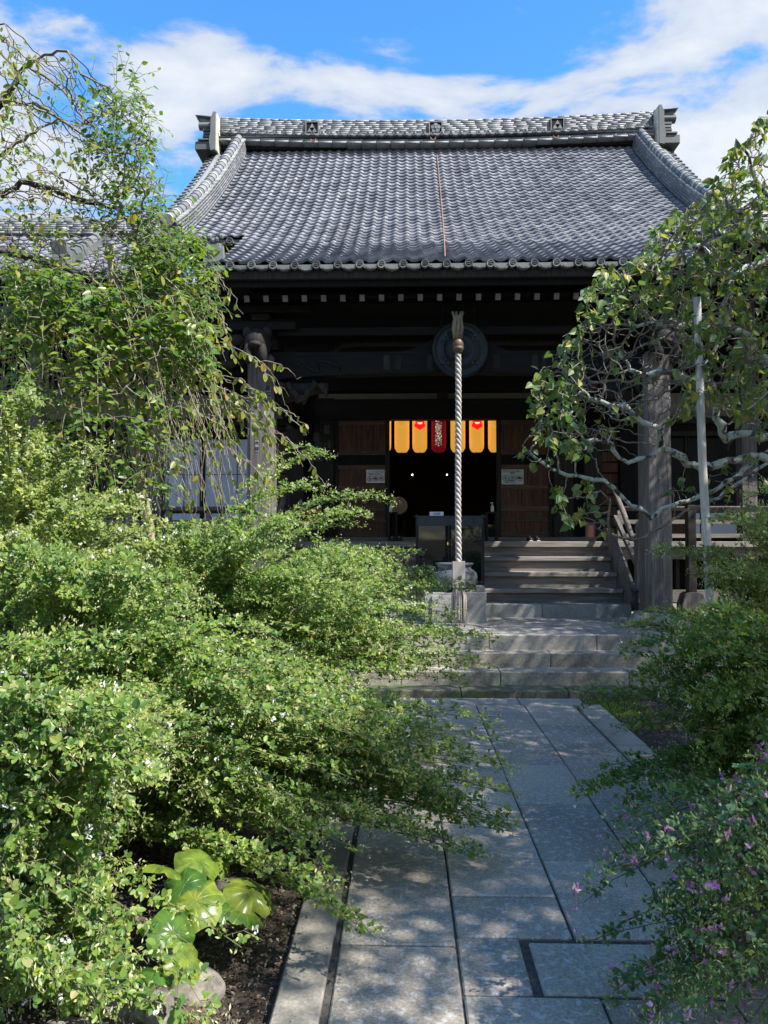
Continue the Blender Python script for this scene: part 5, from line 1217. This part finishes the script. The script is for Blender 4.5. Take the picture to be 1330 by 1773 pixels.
AT += [Vector((p.x+1.5+rr.uniform(-.5, .6), p.y+rr.uniform(-.3, .6), p.z)) for p in AT[:380]]
P, par = grow(seeds, [tuple(a) for a in AT], .042, .55, .055, 80)
rad, ch = radii(P, par, .0027, 2.25)
rad = np.minimum(rad, .075)
rad = rad.copy()
tree_mesh(P, par, rad, ch, .02, rt_, 'bark', 'twig', .011)
tipsR = [i for i in range(len(P)) if not ch[i]]
nr_ = np.random.default_rng(3)
def leafset(nodes, P, par, n_each, l0, l1, r, droop=.9, outw=None):
    LP, LD, LN, LL = [], [], [], []
    for i in nodes:
        d = unit(P[i]-P[par[i]])
        for q in range(r.integers(n_each[0], n_each[1]+1)):
            a = unit(d*.6+r.normal(0, .8, 3)+np.array([0, 0, -droop])); pt = P[i]+unit(r.normal(0, 1, 3)+d)*r.uniform(.01, .045); LP.append(pt); LD.append(a); LN.append(unit(np.array([.55, -.6, .6])+r.normal(0, .5, 3))); LL.append(r.uniform(l0, l1))
    return map(np.array, (LP, LD, LN, LL))
# leaves thick towards the outer left and top, thin over the bare inner tangle
sel = []
for i in tipsR:
    p = P[i]; u = 702+1330*p[0]/p[1]; v = 930-1330*(p[2]-1.6)/p[1]
    inner = (1010 < u < 1180 and 560 < v < 800); pr = .08 if inner else .95
    if v > 720 and u > 1050: pr = .22
    if v > 800 and u < 1050: pr = .95
    if nr_.random() < pr: sel.append(i)
LP, LD, LN, LL = leafset(sel, P, par, (2, 4), .044, .074, nr_)
dn = np.argsort(LP[:, 1]-LL*8+ (np.abs(LP[:, 0]/LP[:, 1]) > .49)*50)
k = dn[:280]; leaf_parts('leaf', LP[k], LD[k], LN[k], LL[k], LL[k]*.74, HEART, 'heart', rt_)
k = dn[280:]; leaves('foliage', LP[k], LD[k], LN[k], LL[k], LL[k]*.74, HEART, 'heart', rt_)

# left: weeping tree
wt = empty('weeping_tree', (-3.7, 5.6, 0), label='weeping tree with bare arching twigs and yellow green leaves at the left', cat='tree')
base = [Vector((-3.55, 5.7, -.05)), Vector((-3.5, 5.7, 1.0)), Vector((-3.6, 5.6, 2.0)), Vector((-3.4, 5.5, 3.0)), Vector((-3.3, 5.4, 3.9)), Vector((-3.0, 5.3, 4.4))]
bb = []
for a, b_ in zip(base[:-1], base[1:]):
    for q in range(6): bb.append(a.lerp(b_, q/6)+Vector((random.gauss(0, .015), random.gauss(0, .015), 0)))
seeds = [{'pts': bb+[base[-1]]}]
limbs = [([(-60, 230), (0, 180), (20, 160), (45, 112), (75, 95), (115, 88), (140, 125), (160, 138), (190, 152)], 5.3, 5.0),
         ([(0, 175), (60, 180), (110, 210), (150, 235), (170, 262)], 5.2, 5.0), ([(45, 112), (90, 140), (130, 175), (150, 215)], 5.15, 4.9),
         ([(-60, 300), (0, 265), (50, 235), (102, 205)], 5.3, 4.9), ([(-60, 380), (0, 340), (40, 318), (90, 325), (130, 345), (200, 360), (240, 400)], 5.4, 5.0),
         ([(-60, 470), (0, 480), (60, 520), (110, 560), (150, 600), (190, 700), (230, 760), (300, 800), (330, 850)], 5.4, 5.0),
         ([(-60, 560), (0, 555), (80, 545), (150, 570), (210, 590), (230, 575), (330, 640)], 5.4, 4.8), ([(-60, 720), (0, 690), (60, 680), (110, 690), (190, 690), (290, 672), (350, 640), (400, 660)], 5.4, 4.9),
         ([(-30, 60), (8, 40), (20, 75), (45, 112)], 5.2, 5.1), ([(-60, 420), (60, 450), (150, 480), (230, 520), (300, 540), (350, 540)], 5.4, 5.0)]
for i, (px, a, b_) in enumerate(limbs): seeds.append({'pts': densify(px, a, b_, .06, .010, 40+i), 'join': 0})
rr = random.Random(8)
AT = volume_points([(0, 40), (40, 80), (115, 90), (190, 150), (260, 200), (275, 290), (290, 380), (200, 400), (0, 420)], 4.3, 5.8, 1100, 1, rr)+volume_points([(0, 420), (300, 400), (350, 470), (380, 620), (300, 700), (0, 720)], 4.4, 5.9, 1000, 1, rr)
AT += [Vector((p.x-.9, p.y+rr.uniform(-.2, .5), p.z)) for p in AT[:170]]
P, par = grow(seeds, [tuple(a) for a in AT], .055, .7, .08, 70)
rad, ch = radii(P, par, .0026, 2.35); rad = np.minimum(rad, .07)
tree_mesh(P, par, rad, ch, .02, wt, 'barkd', 'twig', .014)
# hanging shoots: arch out from the limbs and fall
wr_ = np.random.default_rng(9); sv = MB(); LP, LD, LN, LL = [], [], [], []
def shoot(p0, p1, arch, nleaf, l0=.035, l1=.06, r=.0026):
    p0, p1 = np.array(p0), np.array(p1); m = (p0+p1)/2+np.array([(p1[0]-p0[0])*.12, 0, arch]); n = 12
    pts = [(1-t_)**2*p0+2*t_*(1-t_)*m+t_*t_*p1+wr_.normal(0, .008, 3) for t_ in np.linspace(0, 1, n)]
    sv.tube(pts, list(np.linspace(r, .0009, n)), 4, False)
    for q in range(nleaf):
        t_ = wr_.uniform(.25, 1); i = min(n-2, int(t_*(n-1))); a = pts[i]; d = unit(pts[i+1]-a); LP.append(a); LD.append(unit(d*.3+wr_.normal(0, .5, 3)+np.array([0, 0, -1.0]))); LN.append(unit(np.array([.3, -.7, .4])+wr_.normal(0, .5, 3))); LL.append(wr_.uniform(l0, l1))
    return pts
for k in range(150):
    u = wr_.uniform(0, 340); v = wr_.uniform(440, 640)+abs(u-170)*.1; Y = wr_.uniform(4.5, 5.7); du = wr_.uniform(-40, 130); dv = wr_.uniform(150, 330)
    shoot(at(u, v, Y), at(min(u+du, 400), min(v+dv, 930), Y+wr_.uniform(-.2, .2)), wr_.uniform(.05, .3), wr_.integers(1, 7))
for (u0, v0, u1, v1, nl) in [(300, 640, 482, 705, 16), (300, 650, 478, 738, 12), (330, 680, 520, 732, 7), (310, 620, 484, 803, 10), (330, 700, 519, 777, 5), (290, 640, 494, 772, 4), (300, 600, 470, 640, 18), (320, 690, 455, 740, 12), (300, 700, 430, 800, 8), (280, 720, 470, 850, 10), (340, 470, 388, 505, 1), (330, 500, 386, 570, 2), (300, 520, 370, 600, 14), (300, 560, 380, 700, 16)]:
    p = shoot(at(u0, v0, 4.9), at(u1, v1, 4.6), .12, nl, .04, .062, .003)
    for q in range(3):
        b0 = p[wr_.integers(4, 10)]; shoot(b0, b0+np.array([wr_.uniform(.05, .3), wr_.uniform(-.1, .1), -wr_.uniform(.1, .35)]), .05, 4)
for k in range(60):
    u = wr_.uniform(180, 395); v = wr_.uniform(640, 760); Y = wr_.uniform(4.6, 5.6)
    shoot(at(u, v, Y), at(u+wr_.uniform(-50, 70), min(930, v+wr_.uniform(100, 230)), Y), wr_.uniform(.02, .15), wr_.integers(0, 5))
sv.build('hanging_shoots', 'twigl', wt, False, 'stuff')
tl_ = [i for i in range(len(P)) if not ch[i]]; sel = [i for i in tl_ if wr_.random() < .75]
a1, a2, a3, a4 = leafset(sel, P, par, (1, 3), .035, .062, wr_, .8)
LP = np.concatenate([np.array(LP), a1]); LD = np.concatenate([np.array(LD), a2]); LN = np.concatenate([np.array(LN), a3]); LL = np.concatenate([np.array(LL), a4])
order = np.argsort(LP[:, 1]-LL*10); k = order[:250]; leaf_parts('leaf', LP[k], LD[k], LN[k], LL[k], LL[k]*.55, OVAL, 'cherry', wt); k = order[250:]
leaves('foliage', LP[k], LD[k], LN[k], LL[k], LL[k]*.55, OVAL, 'cherry', wt)
# climbing vine over the weeping tree
vn = empty('climbing_vine', (-2.2, 5.0, 0), label='dense dark green vine climbing through the weeping tree at the left', cat='vine')
sv = MB(); VP, VD, VN, VL = [], [], [], []; vr = np.random.default_rng(12)
def vine_cloud(poly, y0, y1, n, l0, l1, seed):
    for c in volume_points(poly, y0, y1, n, 1, random.Random(seed)):
        c = np.array(c); d = unit(vr.normal(0, 1, 3)+np.array([.3, -.2, -.35])); Ls = vr.uniform(.10, .26); e = c+d*Ls
        sv.tube([tuple(c), tuple((c+e)/2+np.array([0, 0, .02])), tuple(e)], [.002, .0016, .001], 3, False); m = int(Ls/.033); t_ = np.linspace(.1, 1, m)
        sd = unit(np.cross(d, np.array([0, 0, 1.]))); s = np.where(np.arange(m) % 2, 1, -1)[:, None]
        VP.append(c+(e-c)*t_[:, None]); VD.append(unit(sd*s+d*.5+vr.normal(0, .25, (m, 3))+np.array([0, 0, -.25]))); VN.append(unit(np.array([.4, -.4, .85])+vr.normal(0, .35, (m, 3)))); VL.append(vr.uniform(l0, l1, m))
vine_cloud([(175, 150), (215, 130), (245, 145), (250, 200), (265, 250), (255, 310), (280, 370), (180, 390), (165, 300), (160, 200)], 4.7, 5.3, 230, .032, .06, 1)
vine_cloud([(240, 380), (300, 385), (340, 410), (365, 480), (350, 540), (300, 560), (230, 540), (200, 470)], 4.7, 5.4, 380, .035, .065, 2)
vine_cloud([(0, 440), (140, 470), (300, 540), (370, 560), (370, 620), (250, 640), (120, 560), (0, 560)], 4.5, 5.3, 520, .04, .08, 3)
vine_cloud([(0, 100), (170, 160), (170, 400), (0, 430)], 4.7, 5.5, 90, .03, .05, 4)
vine_cloud([(0, 560), (180, 600), (330, 680), (300, 860), (0, 860)], 4.3, 5.0, 300, .035, .07, 5)
sv.build('vine_stems', 'twig', vn, False, 'stuff')
VP, VD, VN, VL = map(np.concatenate, (VP, VD, VN, VL)); order = np.argsort(VP[:, 1]-VL*12); k = order[:150]; leaf_parts('leaf', VP[k], VD[k], VN[k], VL[k], VL[k]*.5, LONG, 'vine', vn); k = order[150:]
leaves('foliage', VP[k], VD[k], VN[k], VL[k], VL[k]*.5, LONG, 'vine', vn)

# leopard plant with glossy round leaves, stones, litter
lpz = lambda u, v, Y: at(u, v, Y)
pt = empty('leopard_plant', (-.85, 3.05, .0), label='leopard plant with big glossy round leaves beside the left kerb', cat='plant')
def big_leaf(c, size, yaw, tilt, roll, seed):
    r = random.Random(seed); n = 28; rings = 5; V = [(0, 0, 0)]; F = []
    for j in range(1, rings+1):
        for i in range(n):
            a = 2*PI*(i+.5)/n; q = abs(((a-1.5*PI+PI) % (2*PI))-PI); notch = max(0, 1-q/.35); rr_ = (j/rings)*(1+.05*math.sin(7*a+seed)+.03*math.sin(13*a))*(1-.72*notch*j/rings)
            z = -.42*(j/rings)**2.4+.10*(j/rings)+.07*math.sin(5*a+seed*2)*(j/rings)**2+.045*math.sin(11*a+seed)*(j/rings)**2; V.append((rr_*math.cos(a), rr_*math.sin(a)+.0, z))
    for i in range(n): F.append((0, 1+i, 1+(i+1) % n))
    for j in range(rings-1):
        for i in range(n): a = 1+j*n; F.append((a+i, a+n+i, a+n+(i+1) % n, a+(i+1) % n))
    me = bpy.data.meshes.new('leaf'); me.from_pydata(V, [], F); me.materials.append(M['big']); me.polygons.foreach_set('use_smooth', [True]*len(F))
    m_ = Matrix.Translation(c) @ Matrix.Rotation(yaw, 4, 'Z') @ Matrix.Rotation(tilt, 4, 'X') @ Matrix.Rotation(roll, 4, 'Y') @ Matrix.Diagonal((size, size, size, 1)); lo = piece('leaf', me, m_, pt)
    b0 = Vector((-.85+r.uniform(-.05, .05), 3.05+r.uniform(-.05, .05), 0)); MB().tube([b0, b0.lerp(c, .6)+Vector((0, 0, .06)), c], [.005, .004, .0035], 6).build('leaf_stalk', 'stem', pt, True)
for i, (u, v, Y, s, yw, tl, ro) in enumerate([(436, 1545, 2.95, .105, .6, .45, .2), (425, 1575, 2.9, .085, 2.6, .35, -.3), (392, 1562, 2.9, .085, 1.2, .4, .1), (338, 1560, 2.75, .10, -.4, .5, .2), (318, 1535, 2.8, .085, .3, .6, -.2), (345, 1490, 2.95, .09, .9, .5, .1), (282, 1500, 2.75, .08, 2., .4, .3), (300, 1615, 2.55, .085, 1.5, .7, -.5), (322, 1660, 2.45, .075, .4, .6, .5), (270, 1680, 2.4, .07, 2.2, .3, .1), (350, 1520, 3.0, .05, .3, .8, 0), (388, 1500, 3.05, .05, 1.2, .9, .2)]):
    big_leaf(at(u, v, Y), s, yw, tl, ro, i)
for i, (u, v, s, lb) in enumerate([(338, 1700, .10, 'smooth grey rock under the drooping leopard plant leaf'), (240, 1745, .13, 'pale flat rock at the bottom left in the soil'), (390, 1530, .085, 'brown rock behind the leopard plant leaves'), (130, 1790, .12, 'grey rock at the lower left edge beneath the clover')]):
    d = 1.6*1330/(v-930); c = at(u, v, d); o_ = MB(); o_.ball((c.x, d, -.01), (s, s*.8, s*.55), 16, 10); V = np.array(o_.v); V += .012*np.sin(V*23+i)[:, [1, 2, 0]]; o_.v = [tuple(x) for x in V]
    o_.build('rock', 'rock', None, True, label=lb, cat='rock', group='rocks in the planting bed')
# litter of dry leaves and chips on the beds
lr = np.random.default_rng(31)
def litter(x0, x1, y0, y1, n, nm, smin=.008, smax=.022, z=-.025):
    P_ = np.stack([lr.uniform(x0, x1, n), lr.uniform(y0, y1, n), np.zeros(n)], 1)
    P_[:, 2] = z+np.array([hum(a, b_) for a, b_ in P_[:, :2]])+lr.uniform(0, .012, n)+.115*np.clip((-.6-P_[:, 0])/1.2, 0, 1)+.10*np.clip((P_[:, 0]-2.0)/1.2, 0, 1)
    Ln_ = lr.uniform(smin, smax, n); leaves(nm, P_, lr.normal(0, 1, (n, 3))*np.array([1, 1, .25]), np.array([0, 0, 1.])+lr.normal(0, .45, (n, 3)), Ln_, Ln_*lr.uniform(.35, .8, n), OVAL, 'litter', None, 'stuff', fold=.3, curl=.2)
litter(-1.5, -.47, 1.6, 4.6, 9000, 'leaf_litter'); litter(1.88, 3.2, 3.4, 7.5, 5000, 'leaf_litter')
for i in range(4): pass
# a few fallen bits on the paving
n = 420; P_ = np.stack([lr.uniform(-.4, 1.7, n), lr.uniform(2.3, 7.4, n), np.full(n, .007)], 1); Ln_ = lr.uniform(.004, .012, n)
leaves('fallen_petals', P_, lr.normal(0, 1, (n, 3))*np.array([1, 1, .05]), np.array([0, 0, 1.])+lr.normal(0, .15, (n, 3)), Ln_, Ln_*.5, OVAL, 'litter', None, 'stuff')
# weeds at the foot of the steps on the right
n = 900; P_ = np.stack([lr.uniform(1.75, 2.3, n), lr.uniform(7.0, 7.65, n), np.full(n, -.03)], 1)
leaves('ground_weeds', P_, lr.normal(0, .5, (n, 3))+np.array([0, 0, 1.]), lr.normal(0, 1, (n, 3)), lr.uniform(.02, .05, n), lr.uniform(.008, .02, n), OVAL, 'clover', None, 'stuff')

# unseen trees added off frame: right ones shade the path, rear ones feed reflections
for i, (x, y, h, rad_) in enumerate([(5.9, -2.2, 7.9, 2.0), (6.0, .8, 7.8, 2.0), (6.2, 3.7, 7.7, 2.1), (6.9, 6.9, 7.8, 2.3), (-5.5, -7, 6.5, 2.6), (-1.2, -9, 7, 2.6), (3.2, -8, 6.5, 2.5), (7.5, -5.5, 6.5, 2.4)]):
    gt = empty('added_tree', (x, y, 0), label='round evergreen tree added out of view, %s' % ('first on the right', 'second on the right', 'third on the right', 'nearest to the hall', 'far left behind the camera', 'left side behind the camera', 'right side behind the camera', 'far right behind the camera')[i], cat='tree', group='evergreen trees added out of view')
    MB().tube([(x, y, -.05), (x+.05, y, 1.2), (x, y+.05, h*.6), (x, y, h*.9)], [.11, .09, .06, .02], 8).build('trunk', 'barkd', gt, True)
    tr_ = MB()
    n = 20000; q = lr.normal(0, 1, (n, 3)); q = unit(q)*(lr.random((n, 1))**.45); keep = (np.sin(q[:, 0]*6+i)+np.sin(q[:, 1]*7+2*i)+np.sin(q[:, 2]*6)) > -1.5; q = q[keep]; n = len(q)
    zlo = 1.3 if i > 3 else (5.25, 5.2, 5.0, 4.6)[i]; P_ = q*np.array([rad_, rad_, (h-zlo)/2])+np.array([x, y, (h+zlo)/2])
    for k in range(14):
        e = P_[k*37]; tr_.tube([(x, y, h*.45), tuple((np.array([x, y, h*.6])+e)/2), tuple(e)], [.03, .02, .006], 4)
    tr_.build('limbs', 'barkd', gt); leaves('crown', P_, lr.normal(0, 1, (n, 3)), lr.normal(0, .6, (n, 3))+np.array([0, 0, 1.]), lr.uniform(.07, .12, n), lr.uniform(.04, .06, n), [(.0, .0), (.5, .5)], 'shade', gt)
